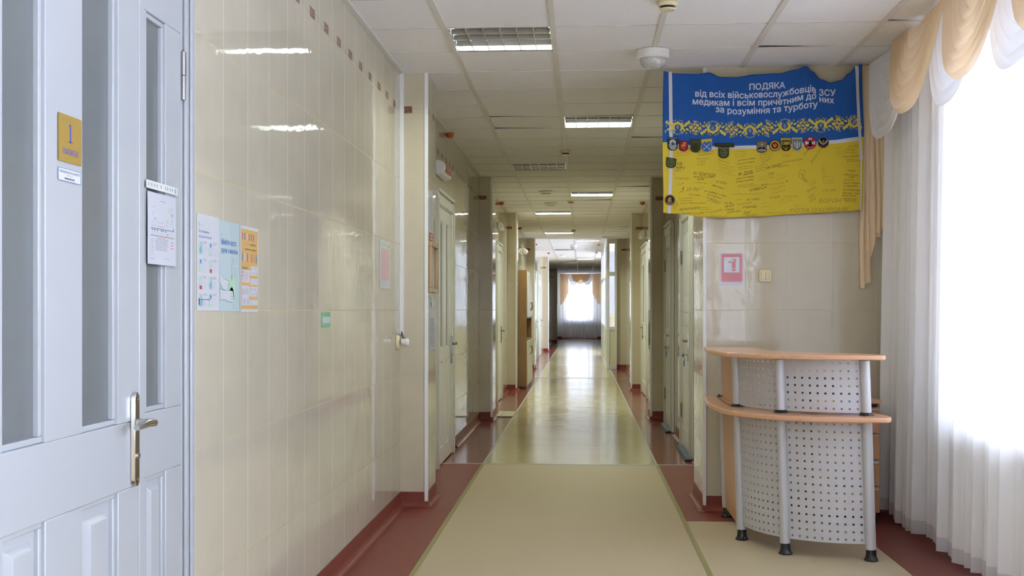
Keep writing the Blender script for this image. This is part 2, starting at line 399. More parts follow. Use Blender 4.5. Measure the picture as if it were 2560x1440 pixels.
# ------------------------------------------------------------------ shell: floor
mb = MB()
def fq(x0, y0, x1, y1, mi): mb.add([(x0, y0, 0), (x1, y0, 0), (x1, y1, 0), (x0, y1, 0)], [(0, 1, 2, 3)], mi)
FS = 9.76
fq(-1.5, -6, -0.83, FS, 1); fq(-0.83, -6, 0.63, FS, 0); fq(-1.5, FS, -0.83, 54, 3); fq(-0.83, FS, 0.63, 54, 2)
fq(0.63, -6, 1.62, 7.18, 0); fq(1.62, -6, 2.6, 7.18, 1); fq(0.63, 7.18, 3.6, FS, 1); fq(0.63, FS, 3.6, 54, 3)
mb.add([(-1.5, -6, -0.15), (3.6, -6, -0.15), (3.6, 54, -0.15), (-1.5, 54, -0.15)], [(3, 2, 1, 0)], 1)
mb.keepn = True
struct(mb.build('floor', [F_BEIGE, F_RED, F_BEIGE2, F_RED2]), 'beige vinyl floor with brick red side strips', 'floor')
OLIVE = mat('olive_floor_trim', (0.30, 0.27, 0.10), 0.35)
GREYT = mat('grey_floor_joint', (0.42, 0.42, 0.42), 0.35)
k = 1
for x, lb in ((-0.845, 'olive strip between beige floor and left red border'), (0.618, 'olive strip between beige floor and right red border')):
    mb = MB(); mb.box(x, -6, 0.0, x + 0.026, 9.74, 0.0025); struct(mb.build('trim_%d' % k, OLIVE), lb, 'floor trim'); k += 1
    mb = MB(); mb.box(x + 0.006, 9.74, 0.0, x + 0.02, 52, 0.002); struct(mb.build('trim_%d' % k, GREYT), lb.replace('olive', 'thin grey') + ' down the corridor', 'floor trim'); k += 1
for y, lb in ((9.745, 'thin grey joint crossing the corridor floor by first doors'), (22.15, 'thin pale joint crossing the floor before the glass booth')):
    mb = MB(); mb.box(-1.19, y, 0.0, 0.965, y + 0.035, 0.003); struct(mb.build('trim_%d' % k, GREYT), lb, 'floor trim'); k += 1

# ------------------------------------------------------------------ shell: walls
T3 = [TILE_Y, TILE_XL, TILE_XR]
PL = [(7.6, 8.04, -1.02), (13.6, 14.15, -1.055), (18.6, 19.03, -1.045), (25.3, 25.75, -1.02), (36.2, 36.75, -1.03), (46.5, 47.0, -0.98)]
mb = MB(); mb.box(-1.4, -6, -0.1, LX, 53, 3.25, mis=(0, 1, 0))
struct(mb.build('wall_left', T3), 'long left wall in glossy cream tiles', 'wall')
for i, (a, b, x) in enumerate(PL):
    mb = MB(); mb.box(LX - 0.05, a, -0.05, x, b, 3.2, mis=(0, 1, 0))
    nm = ['nearest', 'second', 'third', 'fourth', 'fifth', 'dark last'][i]
    struct(mb.build('pillar_left', T3), 'cream tiled pier on the left wall, %s from the camera' % nm, 'pillar')
# right: hall end wall with corner, corridor wall, piers
mb = MB(); mb.box(0.79, 7.55, -0.05, 2.3, 8.2, 3.2, mis=(0, 2, 0))
struct(mb.build('wall_facing', T3), 'cream tiled wall behind the desk, under the flag', 'wall')
mb = MB(); mb.box(RX, 8.15, -0.1, RX + 0.2, 25.9, 3.2, mis=(0, 1, 0)); struct(mb.build('wall_right', T3), 'right corridor wall in cream tiles', 'wall')
for i, (a, b, x) in enumerate([(13.82, 14.3, 0.82), (18.83, 19.3, 0.80), (25.55, 26.1, 0.775)]):
    mb = MB(); mb.box(x, a, -0.05, RX + 0.1, b, 3.2, mis=(0, 1, 0))
    struct(mb.build('pillar_right', T3), 'cream tiled pier on the right wall, %s' % ['nearer one past the two doors', 'just beyond the third door', 'next to the glass booth'][i], 'pillar')
PLAST = mat('cream_plaster', (0.80, 0.79, 0.77), 0.6)
mb = MB(); mb.box(0.95, 37.4, -0.1, 1.15, 53, 3.25, mis=(0, 1, 0)); mb.box(1.1, 37.4, -0.1, 3.3, 37.55, 3.25, mis=(0, 1, 0)); struct(mb.build('wall_right', T3), 'right wall of the far hall beyond the booth', 'wall')
mb = MB()
for (x0, z0, x1, z1) in ((-1.4, -0.1, -0.74, 3.25), (0.56, -0.1, 1.2, 3.25), (-0.74, -0.1, 0.56, 0.82), (-0.74, 2.66, 0.56, 3.25)): mb.box(x0, 52.4, z0, x1, 52.7, z1)
struct(mb.build('wall_end', PLAST), 'end wall around the far window', 'wall')
# booth shell and outer wall of the side hall added for daylight
mb = MB(); mb.box(RX + 0.05, 25.95, -0.1, 3.5, 26.1, 3.25); mb.box(0.606, 33.1, -0.1, 3.1, 33.2, 3.25)
for (y0, y1, z0, z1) in ((25.9, 26.4, -.1, 3.25), (32.4, 33.6, -.1, 3.25), (37.2, 37.55, -.1, 3.25), (26.4, 32.4, -.1, 0.5), (26.4, 32.4, 2.75, 3.25), (33.6, 37.2, -.1, 1.0), (33.6, 37.2, 2.75, 3.25)): mb.box(3.1, y0, z0, 3.3, y1, z1)
struct(mb.build('wall_booth', mat('booth_white_paint', (0.48, 0.48, 0.50), 0.6)), 'white inner walls of the glazed booth', 'wall')
# hall right wall with window openings, rear wall
mb = MB(); ys = [-6.0]
spans = sorted(WIN); last = -6.0
for (a, b, z0, z1) in spans:
    mb.box(HX, last, -0.1, HX + 0.25, a, 3.25, mis=(0, 0, 0)); mb.box(HX, a, -0.1, HX + 0.25, b, z0); mb.box(HX, a, z1, HX + 0.25, b, 3.25); last = b
mb.box(HX, last, -0.1, HX + 0.25, 7.6, 3.25)
struct(mb.build('wall_window', PLAST), 'window wall behind the white sheer curtains', 'wall')
mb = MB(); mb.box(-1.4, -6.2, -0.1, 2.4, -6.0, 3.25); struct(mb.build('wall_rear', PLAST), 'rear wall of the hall behind the camera', 'wall')
mb = MB(); mb.box(-1.5, -6.3, 3.2, 3.6, 54, 3.35); struct(mb.build('roof_slab', DARK), 'dark slab above the suspended ceiling', 'slab')
mb = MB(); mb.box(-1.2, 25.42, CZ - 0.004, 1.0, 25.5, 3.2); struct(mb.build('trim_%d' % k, PVC), 'pale edge where the far hall ceiling steps up', 'ceiling trim'); k += 1

# corner trims
def strip(x0, y0, x1, y1, z0, z1, lb):
    global k
    mb = MB(); mb.box(x0, y0, z0, x1, y1, z1); struct(mb.build('trim_%d' % k, PVC, bevel=0.002), lb, 'corner trim'); k += 1
for i, (a, b, x) in enumerate(PL[:5]):
    strip(x - 0.018, a - 0.006, x + 0.006, a + 0.018, 0.004, (CZ if i < 4 else CZ2) - 0.002, 'white plastic corner strip on the %s left pier' % ['nearest', 'second', 'third', 'fourth', 'fifth'][i])
strip(0.784, 7.544, 0.806, 7.562, 0.004, CZ - 0.002, 'white plastic corner strip beside the desk')
for i, (a, x) in enumerate([(13.82, 0.82), (18.83, 0.80)]):
    strip(x - 0.006, a - 0.006, x + 0.018, a + 0.018, 0.004, CZ - 0.002, 'white plastic corner strip on the %s right pier' % ['nearer', 'farther'][i])
strip(LX, 7.56, LX + 0.028, 7.6, 1.145, CZ - 0.002, 'white cable duct running down the corner to the wall plug')

SKIRT = floor_mat('brick_red_coved_vinyl', (0.215, 0.055, 0.04), 0.34, 0.12, 0.4, 0.02, 0.22)
# baseboards (coved red vinyl)
PROF = [(0.0, 0.1), (0.005, 0.1)] + [(0.042 - 0.036 * math.cos(a_), 0.0385 - 0.037 * math.sin(a_)) for a_ in [math.pi / 2 * q / 7 for q in range(8)]] + [(0.0, 0.0015)]
def skirting(path, side, name, lb):
    """path of axis-aligned plan points; side=+1 interior lies to the right of travel"""
    mb = MB(); pts = [Vector(p) for p in path]; n = len(pts); offs = []
    nr = []
    for a, b in zip(pts, pts[1:]):
        d = (b - a).normalized(); nr.append(Vector((d.y, -d.x)) * side)
    for i in range(n):
        if i == 0: offs.append(nr[0])
        elif i == n - 1: offs.append(nr[-1])
        else: offs.append(nr[i - 1] + nr[i])
    m = len(PROF); vs = []
    for p, o in zip(pts, offs):
        for (d, z) in PROF: q = p + o * d; vs.append((q.x, q.y, z))
    fs = [(i * m + j, i * m + (j + 1) % m, (i + 1) * m + (j + 1) % m, (i + 1) * m + j) for i in range(n - 1) for j in range(m)]
    mb.add(vs, fs, 0, True); return struct(mb.build(name, SKIRT), lb, 'baseboard')
e = 0.0005
skirting([(LX, 3.45), (LX, 7.6), (-1.02, 7.6), (-1.02, 8.04), (LX, 8.04), (LX, 9.38)], 1, 'baseboard_left', 'red coved baseboard below the near left wall and first pier')
skirting([(LX, 10.92), (LX, 13.6), (-1.055, 13.6), (-1.055, 14.15), (LX, 14.15), (LX, 15.98)], 1, 'baseboard_left', 'red coved baseboard around the second left pier')
skirting([(LX, 17.44), (LX, 18.6), (-1.045, 18.6), (-1.045, 19.03), (LX, 19.03), (LX, 19.06)], 1, 'baseboard_left', 'red coved baseboard around the third left pier')
skirting([(LX, 20.95), (LX, 25.3), (-1.02, 25.3), (-1.02, 25.75), (LX, 25.75), (LX, 28.8)], 1, 'baseboard_left', 'red coved baseboard around the fourth left pier')
skirting([(LX, 33.8), (LX, 36.2), (-1.03, 36.2), (-1.03, 36.75), (LX, 36.75), (LX, 46.5), (-0.98, 46.5), (-0.98, 47.0), (LX, 47.0), (LX, 52.4), (0.95, 52.4)], 1, 'baseboard_left', 'red coved baseboard at the far end of the corridor')
skirting([(2.1, 7.55), (0.79, 7.55), (0.79, 8.2), (RX, 8.2), (RX, 10.0)], -1, 'baseboard_right', 'red coved baseboard below the flag wall and its corner')
skirting([(RX, 11.42), (RX, 12.12)], -1, 'baseboard_right', 'red coved baseboard between the two right doors')
skirting([(RX, 13.5), (RX, 13.82), (0.82, 13.82), (0.82, 14.3), (RX, 14.3), (RX, 16.85)], -1, 'baseboard_right', 'red coved baseboard around the nearer right pier')
skirting([(RX, 18.6), (RX, 18.83), (0.80, 18.83), (0.80, 19.3), (RX, 19.3), (RX, 25.55), (0.775, 25.55)], -1, 'baseboard_right', 'red coved baseboard around the farther right pier')

# ------------------------------------------------------------------ ceiling
def ceil_mat():
    m, nt, p = base_mat('white_mineral_ceiling_tile'); g = NG(nt)
    geo = nt.nodes.new('ShaderNodeNewGeometry')
    n = nt.nodes.new('ShaderNodeTexNoise'); n.inputs['Scale'].default_value = 95; n.inputs['Detail'].default_value = 3; nt.links.new(geo.outputs['Position'], n.inputs['Vector'])
    v = nt.nodes.new('ShaderNodeTexVoronoi'); v.inputs['Scale'].default_value = 38; nt.links.new(geo.outputs['Position'], v.inputs['Vector'])
    pit = g.m('MULTIPLY', g.m('LESS_THAN', v.outputs['Distance'], 0.17), g.m('GREATER_THAN', n.outputs['Fac'], 0.5))
    c = g.mix(pit, (0.87, 0.87, 0.90), (0.72, 0.71, 0.72)); nt.links.new(c, p.inputs['Base Color'])
    p.inputs['Roughness'].default_value = 0.75; p.inputs['Specular IOR Level'].default_value = 0.25
    b = nt.nodes.new('ShaderNodeBump'); b.inputs['Strength'].default_value = 0.15; b.inputs['Distance'].default_value = 0.004
    nt.links.new(n.outputs['Fac'], b.inputs['Height']); nt.links.new(b.outputs[0], p.inputs['Normal']); return m
CEIL = ceil_mat()
TUBE_W = 7.2
GX = [-1.364, -0.764, -0.158, 0.437, 1.035, 1.64, 2.24, 2.84, 3.44]
def gy(j): return 6.4 + 0.6 * j
# lights: (x index, y index, lit tubes, far)
LIGHTS = [(1, 0, (3,)), (2, 5, (2, 3)), (1, 10, ()), (2, 15, (2, 3)), (1, 20, (2, 3)), (1, 28, (2, 3)), (2, 35, (2, 3)), (1, 42, ()), (2, 52, (2, 3)), (2, -9, (2, 3)), (1, -4, ()), (1, 57, ())]
LCELL = {(i, j) for i, j, _ in LIGHTS}
mb = MB(); mbf = MB()
def ceiling_cells(mb, x0, x1, j0, j1, z, yclip=None):
    for j in range(j0, j1):
        for i in range(len(GX) - 1):
            a, b = max(GX[i], x0), min(GX[i + 1], x1)
            if b - a < 0.03 or (i, j) in LCELL: continue
            y0, y1 = gy(j) + 0.002, gy(j + 1) - 0.002
            if yclip: y0, y1 = max(y0, yclip[0]), min(y1, yclip[1])
            if y1 <= y0: continue
            dz = [R.uniform(-0.0015, 0.0015) for _ in range(4)]
            if R.random() < 0.10: dz[R.randrange(4)] += R.uniform(0.006, 0.014)
            mb.add([(a, y0, z + dz[0] + 0.002), (b, y0, z + dz[1] + 0.002), (b, y1, z + dz[2] + 0.002), (a, y1, z + dz[3] + 0.002)], [(3, 2, 1, 0)], 0)
            mb.add([(a, y0, z + .03), (b, y0, z + .03), (b, y1, z + .03), (a, y1, z + .03)], [(0, 1, 2, 3)], 0)
    for j in range(j0, j1 + 1):
        y = gy(j)
        if yclip and not (yclip[0] + .02 < y < yclip[1] - .02): continue
        mb.box(x0, y - 0.004, z - 0.0012, x1, y + 0.004, z + 0.004, 2)
    for gx in GX:
        if x0 + 0.03 < gx < x1 - 0.03:
            yy0 = max(gy(j0), yclip[0] if yclip else -99); yy1 = min(gy(j1), yclip[1] if yclip else 999)
            mb.box(gx - 0.015, yy0, z - 0.005, gx + 0.015, yy1, z + 0.004, 1)
ceiling_cells(mb, LX, 0.98, 2, 32, CZ, (7.6, 25.46))
ceiling_cells(mb, LX, 1.86, -21, 2, CZ)
mb.box(LX, -6, CZ - 0.016, LX + 0.004, 7.58, CZ + 0.004, 2); mb.box(LX + .004, -6, CZ - 0.012, LX + 0.026, 7.58, CZ + 0.004, 1)
mb.box(1.86, -6, CZ - 0.02, 1.9, 7.55, CZ + 0.03, 1)
mb.box(1.9, -6, CZ + 0.05, HX + 0.02, 7.55, CZ + 0.07, 0)
mb.box(LX, 8.04, CZ - 0.004, LX + 0.025, 25.3, CZ + 0.004, 1); mb.box(RX - 0.025, 8.2, CZ - 0.004, RX, 25.5, CZ + 0.004, 1)
mb.keepn = True
struct(mb.build('ceiling', [CEIL, TBAR, TSEAM]), 'white suspended ceiling of square tiles and light metal bars', 'ceiling')
mb = MB(); ceiling_cells(mb, LX, 0.95, 31, 77, CZ2, (25.5, 52.4)); ceiling_cells(mb, 0.95, 3.1, 31, 52, CZ2, (25.95, 37.5)); mb.keepn = True
struct(mb.build('ceiling', [CEIL, TBAR, TSEAM]), 'white suspended ceiling of the far hall', 'ceiling')

def ceiling_light(i, j, lit, z, label, group):
    x0, x1, y0, y1 = GX[i] + 0.012, GX[i + 1] - 0.012, gy(j) + 0.004, gy(j + 1) - 0.004
    cx, cy = (x0 + x1) / 2, (y0 + y1) / 2
    t = thing('ceiling_light', (cx, cy, z), label, 'ceiling light', group)
    mb = MB(); h = 0.085
    mb.add([(x0, y0, z), (x1, y0, z), (x1, y1, z), (x0, y1, z), (x0, y0, z + h), (x1, y0, z + h), (x1, y1, z + h), (x0, y1, z + h)],
           [(4, 5, 6, 7), (0, 1, 5, 4), (1, 2, 6, 5), (2, 3, 7, 6), (3, 0, 4, 7)])
    mb.build('housing', ALU, t)
    mb = MB()
    for q in (0, 1, 2, 3, 4):
        y = y0 + 0.012 + (y1 - y0 - 0.024) * q / 4
        mb.add([(x0 + .01, y - 0.010, z + 0.001), (x1 - .01, y - 0.010, z + 0.001), (x1 - .01, y, z + 0.032), (x0 + .01, y, z + 0.032), (x0 + .01, y + 0.010, z + 0.001), (x1 - .01, y + 0.010, z + 0.001)],
               [(0, 1, 2, 3), (3, 2, 5, 4), (0, 4, 5, 1)])
    for q in range(7):
        x = x0 + 0.006 + (x1 - x0 - 0.012) * q / 6
        mb.box(x - 0.0025, y0 + .01, z + 0.001, x + 0.0025, y1 - .01, z + 0.030)
    mb.build('louvre', LOUV, t)
    for q in range(4):
        y = y0 + 0.012 + (y1 - y0 - 0.024) * (q + 0.5) / 4
        mb = MB(); mb.tube([(x0 + 0.02, y, z + 0.04), (x1 - 0.02, y, z + 0.04)], 0.013, 10)
        mb.build('fluorescent_tube', TUBE_ON if q in lit else TUBE_OFF, t)
    for q in lit:
        y = (q - 1.5) * (y1 - y0 - 0.024) / 4
        l = bpy.data.lights.new('tube_light', 'AREA'); l.shape = 'RECTANGLE'; l.size = x1 - x0 - 0.06; l.size_y = 0.024; l.energy = TUBE_W * (1.9 if j >= 15 else 1.0); l.color = (0.93, 1.0, 0.84)
        lo = bpy.data.objects.new('tube_light', l); COL.objects.link(lo); lo.location = (0, y, 0.024); lo.parent = t
    return t
LL = {(1, 0): 'square louvred ceiling light over the near left hall, one tube lit', (2, 5): 'bright louvred ceiling light, first in the corridor, two tubes lit',
      (1, 10): 'unlit louvred ceiling light left of centre in the corridor', (2, 15): 'lit louvred ceiling light beyond the unlit one',
      (1, 20): 'lit louvred ceiling light beside the second round ceiling fitting', (1, 28): 'lit louvred ceiling light just before the ceiling step',
      (2, 35): 'lit louvred ceiling light in the far hall by the booth', (1, 42): 'unlit louvred ceiling light in the bright far hall',
      (2, 52): 'thin lit ceiling light deep in the far hall', (1, 57): 'unlit louvred ceiling light in the dark end of the hall'}
for i, j, lit in LIGHTS:
    if j < -3: continue
    ceiling_light(i, j, lit, CZ if j < 32 else CZ2, LL[(i, j)], 'louvred ceiling lights')

# detectors, domes
def detector(x, y, z, label):
    t = thing('smoke_detector', (x, y, z), label, 'smoke detector', 'ceiling smoke detectors')
    mb = MB(); mb.lathe((x, y, z), [(0.0, -0.001), (0.052, -0.001), (0.055, -0.012), (0.05, -0.018), (0.045, -0.026), (0.0, -0.026)], 20); mb.build('detector_base', CREAMP, t)
    mb = MB(); mb.lathe((x, y, z), [(0.036, -0.026), (0.036, -0.038)], 18); mb.build('sensor_grille', BLACK, t)
    mb = MB(); mb.lathe((x, y, z), [(0.0, -0.038), (0.042, -0.038), (0.038, -0.046), (0.0, -0.048)], 18); mb.build('detector_cap', CREAMP, t)
for x, y, z, lb in [(0.437, 5.92, CZ, 'cream smoke detector at the top edge, over the hall'), (-0.158, 11.4, CZ, 'cream smoke detector in the corridor by the unlit ceiling light'),
                    (-0.152, 16.6, CZ, 'cream smoke detector on the middle ceiling bar, next past the lit light'), (-0.158, 22.6, CZ, 'cream smoke detector above the end of the dim corridor'),
                    (0.437, 29.1, CZ2, 'cream smoke detector over the glass booth'), (0.437, 33.2, CZ2, 'small cream smoke detector past the booth in the far hall')]: detector(x, y, z, lb)
def round_fitting(x, y, z, label, on=False):
    t = thing('round_ceiling_lamp', (x, y, z), label, 'round ceiling fitting', 'round ceiling fittings')
    mb = MB(); mb.lathe((x, y, z), [(0.0, -0.001), (0.09, -0.001), (0.1, -0.018), (0.075, -0.026), (0.06, -0.02), (0.0, -0.02)], 24); mb.build('rim', WPLAST, t)
    mb = MB(); mb.lathe((x, y, z), [(0.065, -0.02), (0.06, -0.04), (0.0, -0.045)], 20)
    mb.build('lamp_cover', mat('lit_round_cover', (1, 1, 1), 0.4, emit=(1, 1, 1), estr=5) if on else CREAMP, t)
round_fitting(-0.47, 15.3, CZ, 'cream round fitting left of the lit ceiling light'); round_fitting(-0.455, 17.0, CZ, 'round fitting just ahead of the fifth ceiling light')
round_fitting(-0.55, 35.0, CZ2, 'small glowing round lamp in the far hall', True); round_fitting(0.16, 31.2, CZ2, 'round fitting right of the glowing lamp in the far hall')
DOMEG = mat('ribbed_dome_glass', (0.50, 0.51, 0.51), 0.12, spec=0.6, coat=0.5)
for (x, y, z, lb) in [(0.432, 7.02, CZ, 'big white dome lamp on the ceiling above the flag'), (-0.2, 29.5, CZ2, 'white dome lamp in the bright far hall')]:
    t = thing('dome_lamp', (x, y, z), lb, 'dome lamp', 'dome lamps')
    mb = MB(); mb.lathe((x, y, z), [(0.0, -0.001), (0.093, -0.001), (0.097, -0.006), (0.097, -0.045), (0.088, -0.055), (0.07, -0.05), (0.0, -0.05)], 36); mb.build('collar', WPLAST, t)
    mb = MB(); mb.lathe((x, y, z), [(0.079, -0.045), (0.079, -0.07), (0.074, -0.088), (0.06, -0.104), (0.035, -0.113), (0.0, -0.115)], 36)
    mb.build('dome_shade', DOMEG, t)
for x, y, z, lb in [(-1.165, 10.2, CZ, 'orange alarm lamp on the ceiling, first on the left'), (-1.165, 16.8, CZ, 'orange alarm lamp on the ceiling past the second left pier'), (-1.165, 21.9, CZ, 'orange alarm lamp on the ceiling above the tall cabinet'),
                    (-1.14, 29.0, CZ2, 'orange alarm lamp in the far hall over the white doors'), (-0.95, 33.5, CZ2, 'orange alarm lamp in the far hall by the fifth pier'), (0.885, 16.9, CZ, 'orange alarm lamp over the right corridor doors')]:
    mb = MB(); mb.lathe((x, y, z), [(0.0, -0.0005), (0.036, -0.0005), (0.036, -0.02), (0.026, -0.04), (0.012, -0.045), (0.0, -0.045)], 16)
    tag(mb.build('alarm_lamp', ORANGE), lb, 'alarm lamp', 'orange ceiling alarm lamps')

# ------------------------------------------------------------------ doors
class Wall:
    """maps (y along the wall, depth out of the wall, z) to the world for the left or right wall"""
    def __init__(s, x, sg): s.x, s.s = x, sg
    def box(s, mb, y0, n0, z0, y1, n1, z1, mi=0): mb.box(s.x + s.s * n0, y0, z0, s.x + s.s * n1, y1, z1, mi)
    def p(s, y, n, z): return (s.x + s.s * n, y, z)
    def frustum(s, mb, y0, z0, y1, z1, n0, n1, ins):
        vs = [s.p(y0, n0, z0), s.p(y1, n0, z0), s.p(y1, n0, z1), s.p(y0, n0, z1), s.p(y0 + ins, n1, z0 + ins), s.p(y1 - ins, n1, z0 + ins), s.p(y1 - ins, n1, z1 - ins), s.p(y0 + ins, n1, z1 - ins)]
        mb.add(vs, [(0, 1, 5, 4), (1, 2, 6, 5), (2, 3, 7, 6), (3, 0, 4, 7), (4, 5, 6, 7)])
WL, WR = Wall(LX, 1), Wall(RX, -1)

def casing(W, y0, y1, zt, wd, parent, mt, th=0.035):
    mb = MB()
    for a, b in ((y0 - wd, y0), (y1, y1 + wd)):
        W.box(mb, a, 0.001, 0.003, b, th * 0.7, zt + wd); W.box(mb, a + wd * .12, th * .7, 0.003, b - wd * .12, th, zt + wd); W.box(mb, a + wd * .35, th, 0.003, b - wd * .35, th * 1.25, zt + wd * .5)
    W.box(mb, y0, 0.001, zt, y1, th * 0.7, zt + wd); W.box(mb, y0 - wd * .1, th * .7, zt + wd * .12, y1 + wd * .1, th, zt + wd * .88)
    W.box(mb, y0 - wd * .6, 0.001, zt + wd, y1 + wd * .6, th * 1.3, zt + wd * 1.25)
    return mb.build('casing', mt, parent, bevel=0.004)

def leaf(W, y0, y1, z0, z1, cols, rows, parent, mt, n0=0.002, th=0.022, name='leaf', gm=None):
    """cols: openings along y, rows: (z0, z1, kind)"""
    mb = MB(); zs = z0; rows = sorted(rows)
    for (a, b, kd) in rows:
        W.box(mb, y0, n0, zs, y1, n0 + th, a)
        ye = y0
        for (c, d) in cols: W.box(mb, ye, n0, a, c, n0 + th, b); ye = d
        W.box(mb, ye, n0, a, y1, n0 + th, b); zs = b
    W.box(mb, y0, n0, zs, y1, n0 + th, z1)
    for (a, b, kd) in rows:
        for (c, d) in cols:
            bw = 0.014
            for (p, q, r, s_) in ((c, a, d, a + bw), (c, b - bw, d, b), (c, a + bw, c + bw, b - bw), (d - bw, a + bw, d, b - bw)):
                W.box(mb, p, n0, q, r, n0 + th * 0.72, s_)
            if kd != 'glass':
                W.box(mb, c, n0, a, d, n0 + th * 0.35, b)
                i = min(0.045, (d - c) * 0.2)
                W.frustum(mb, c + i, a + i, d - i, b - i, n0 + th * 0.35, n0 + th * 0.85, min(0.014, (d - c) * 0.1))
    o = mb.build(name, mt, parent, bevel=0.0025, seg=2)
    for (a, b, kd) in rows:
        if kd == 'glass':
            for (c, d) in cols:
                g = MB(); W.box(g, c + .001, n0, a + .001, d - .001, n0 + th * 0.3, b - .001); g.build('glass_pane', gm or FROST, o)
    return o

def lever_handle(W, y, z, dirn, parent, n0=0.024, ln=0.12, plate=(0.12, 0.115), mt=None, wd=0.02):
    mt = mt or CHROME; mb = MB()
    zb, za = z - plate[0] - plate[1] * 0.3, z + plate[1] * 0.7
    prof = []
    for kk in range(9): a = math.pi * kk / 8; prof.append((y + wd * math.cos(a), za - wd + wd * math.sin(a)))
    for kk in range(9): a = math.pi + math.pi * kk / 8; prof.append((y + wd * math.cos(a), zb + wd + wd * math.sin(a)))
    n = len(prof); vs = [W.p(a, n0, b) for a, b in prof] + [W.p(y + (a - y) * .8, n0 + 0.011, b) for a, b in prof]
    mb.add(vs, [list(range(n)), list(range(2 * n - 1, n - 1, -1))] + [(i, (i + 1) % n, n + (i + 1) % n, n + i) for i in range(n)])
    h = mb.build('handle', mt, parent, bevel=0.0015)
    lv = MB(); lv.tube([W.p(y, n0 + .008, z), W.p(y, n0 + 0.05, z)], [0.0125, 0.010], 12)
    lv.tube([W.p(y - dirn * .012, n0 + 0.05, z), W.p(y + dirn * ln * .4, n0 + .052, z + .004), W.p(y + dirn * ln, n0 + 0.048, z - .002)], [0.011, 0.0115, 0.008], 12)
    lv.lathe(W.p(y, n0 + .011, z - plate[0] * 0.66), [(0.0, 0.006), (0.008, 0.005), (0.009, 0.0)], 12, axis='X')
    lv.lathe(W.p(y, n0 + .011, zb + .02), [(0.0, 0.003), (0.006, 0.002)], 10, axis='X'); lv.lathe(W.p(y, n0 + .011, za - .02), [(0.0, 0.003), (0.006, 0.002)], 10, axis='X')
    lv.build('lever', mt, h)
    return h
def hinge(W, y, z, parent, h=0.12, n=0.024):
    mb = MB(); mb.tube([W.p(y, n + .006, z - h / 2), W.p(y, n + .006, z)], 0.0085, 10); mb.tube([W.p(y, n + .006, z + 0.002), W.p(y, n + .006, z + h / 2)], 0.0095, 10)
    mb.tube([W.p(y, n + .006, z + h / 2), W.p(y, n + .006, z + h / 2 + .008)], [0.005, 0.002], 8)
    return mb.build('hinge', STEEL, parent)

# door 1: double door beside the camera
d1 = thing('door_1', (LX, 2.7, 0), 'white double door with tall frosted panes at the left edge', 'door', kind='structure')
casing(WL, 2.07, 3.335, 2.34, 0.105, d1, WHITE)
la = leaf(WL, 2.085, 2.992, 0.012, 2.335, [(2.27, 2.457), (2.645, 2.855)], [(0.16, 0.842, 'panel'), (1.013, 2.19, 'glass')], d1, WHITE, th=0.03)
lb_ = leaf(WL, 3.006, 3.326, 0.012, 2.335, [(3.056, 3.20)], [(0.16, 0.85, 'panel'), (1.025, 2.112, 'glass')], d1, WHITE, th=0.026)
mb = MB(); WL.box(mb, 2.985, 0.03, 0.012, 3.018, 0.036, 2.335); mb.build('astragal', WHITE, d1, bevel=0.003)
lever_handle(WL, 2.952, 1.008, -1, la, n0=0.0325, ln=0.10, plate=(0.13, 0.115), wd=0.019)
hinge(WL, 3.331, 1.99, lb_, 0.14, 0.026); hinge(WL, 3.331, 0.35, lb_, 0.14, 0.026)

def corridor_door(nm, W, y0, y1, zt, cols, rows, label, mt, hy, hd, hz, hn, cw=0.11):
    t = thing(nm, (W.x, (y0 + y1) / 2, 0), label, 'door', kind='structure')
    casing(W, y0 - .006, y1 + .006, zt + .006, cw, t, mt)
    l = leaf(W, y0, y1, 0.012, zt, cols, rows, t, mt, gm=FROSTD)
    lever_handle(W, hy, hz, hd, l, ln=0.11, plate=(0.15, 0.10), wd=0.016, mt=STEEL if W is WL else CHROME)
    for z in (0.35, zt - 0.32): hinge(W, hn, z, l, 0.13)
    return t
WHITE2 = mat('cream_white_door_paint', (0.70, 0.69, 0.62), 0.28, noise=0.03, nscale=3)
d2 = corridor_door('door_2', WL, 9.45, 10.45, 2.16, [(9.60, 9.78), (10.0, 10.18)], [(0.15, 0.87, 'panel'), (0.98, 2.05, 'glass')], 'white corridor door with two narrow panes past the first left pier', WHITE2, 10.38, -1, 1.0, 10.55)
mb = MB(); WL.box(mb, 10.456, 0.002, 0.003, 10.68, 0.03, 2.16); mb.build('side_frame', WHITE2, d2, bevel=0.004)
for (a, b) in ((10.0, 10.55),):
    pass
d3 = corridor_door('door_3', WL, 16.05, 16.95, 2.12, [(16.2, 16.36), (16.55, 16.71)], [(0.15, 0.87, 'panel'), (0.98, 2.0, 'glass')], 'white corridor door with slim panes past the second left pier', WHITE2, 16.85, -1, 1.0, 17.0)
corridor_door('door_4', WL, 29.0, 30.1, 2.15, [(29.15, 29.5), (29.65, 29.95)], [(0.15, 0.87, 'panel'), (0.98, 2.0, 'glass')], 'white door in the bright far hall, nearer of two', WHITE2, 30.0, 1, 1.0, 29.0)
corridor_door('door_5', WL, 31.5, 33.4, 2.15, [(31.7, 32.3), (32.6, 33.2)], [(0.15, 0.87, 'panel'), (0.98, 2.0, 'glass')], 'white door in the bright far hall, next to the fifth pier', WHITE2, 33.3, 1, 1.0, 31.5)
cols = [(10.40 + .1 * i, 10.47 + .1 * i) for i in range(6)]
corridor_door('door_6', WR, 10.28, 11.1, 2.12, [(10.38, 10.46), (10.50, 10.58), (10.62, 10.70), (10.76, 10.84), (10.90, 10.98)], [(0.2, 0.90, 'panel'), (1.08, 1.16, 'panel'), (1.22, 1.28, 'panel'), (1.42, 2.02, 'panel')], 'white door with narrow fluted panels, nearest on the right', WHITE2, 10.42, 1, 1.025, 11.1)
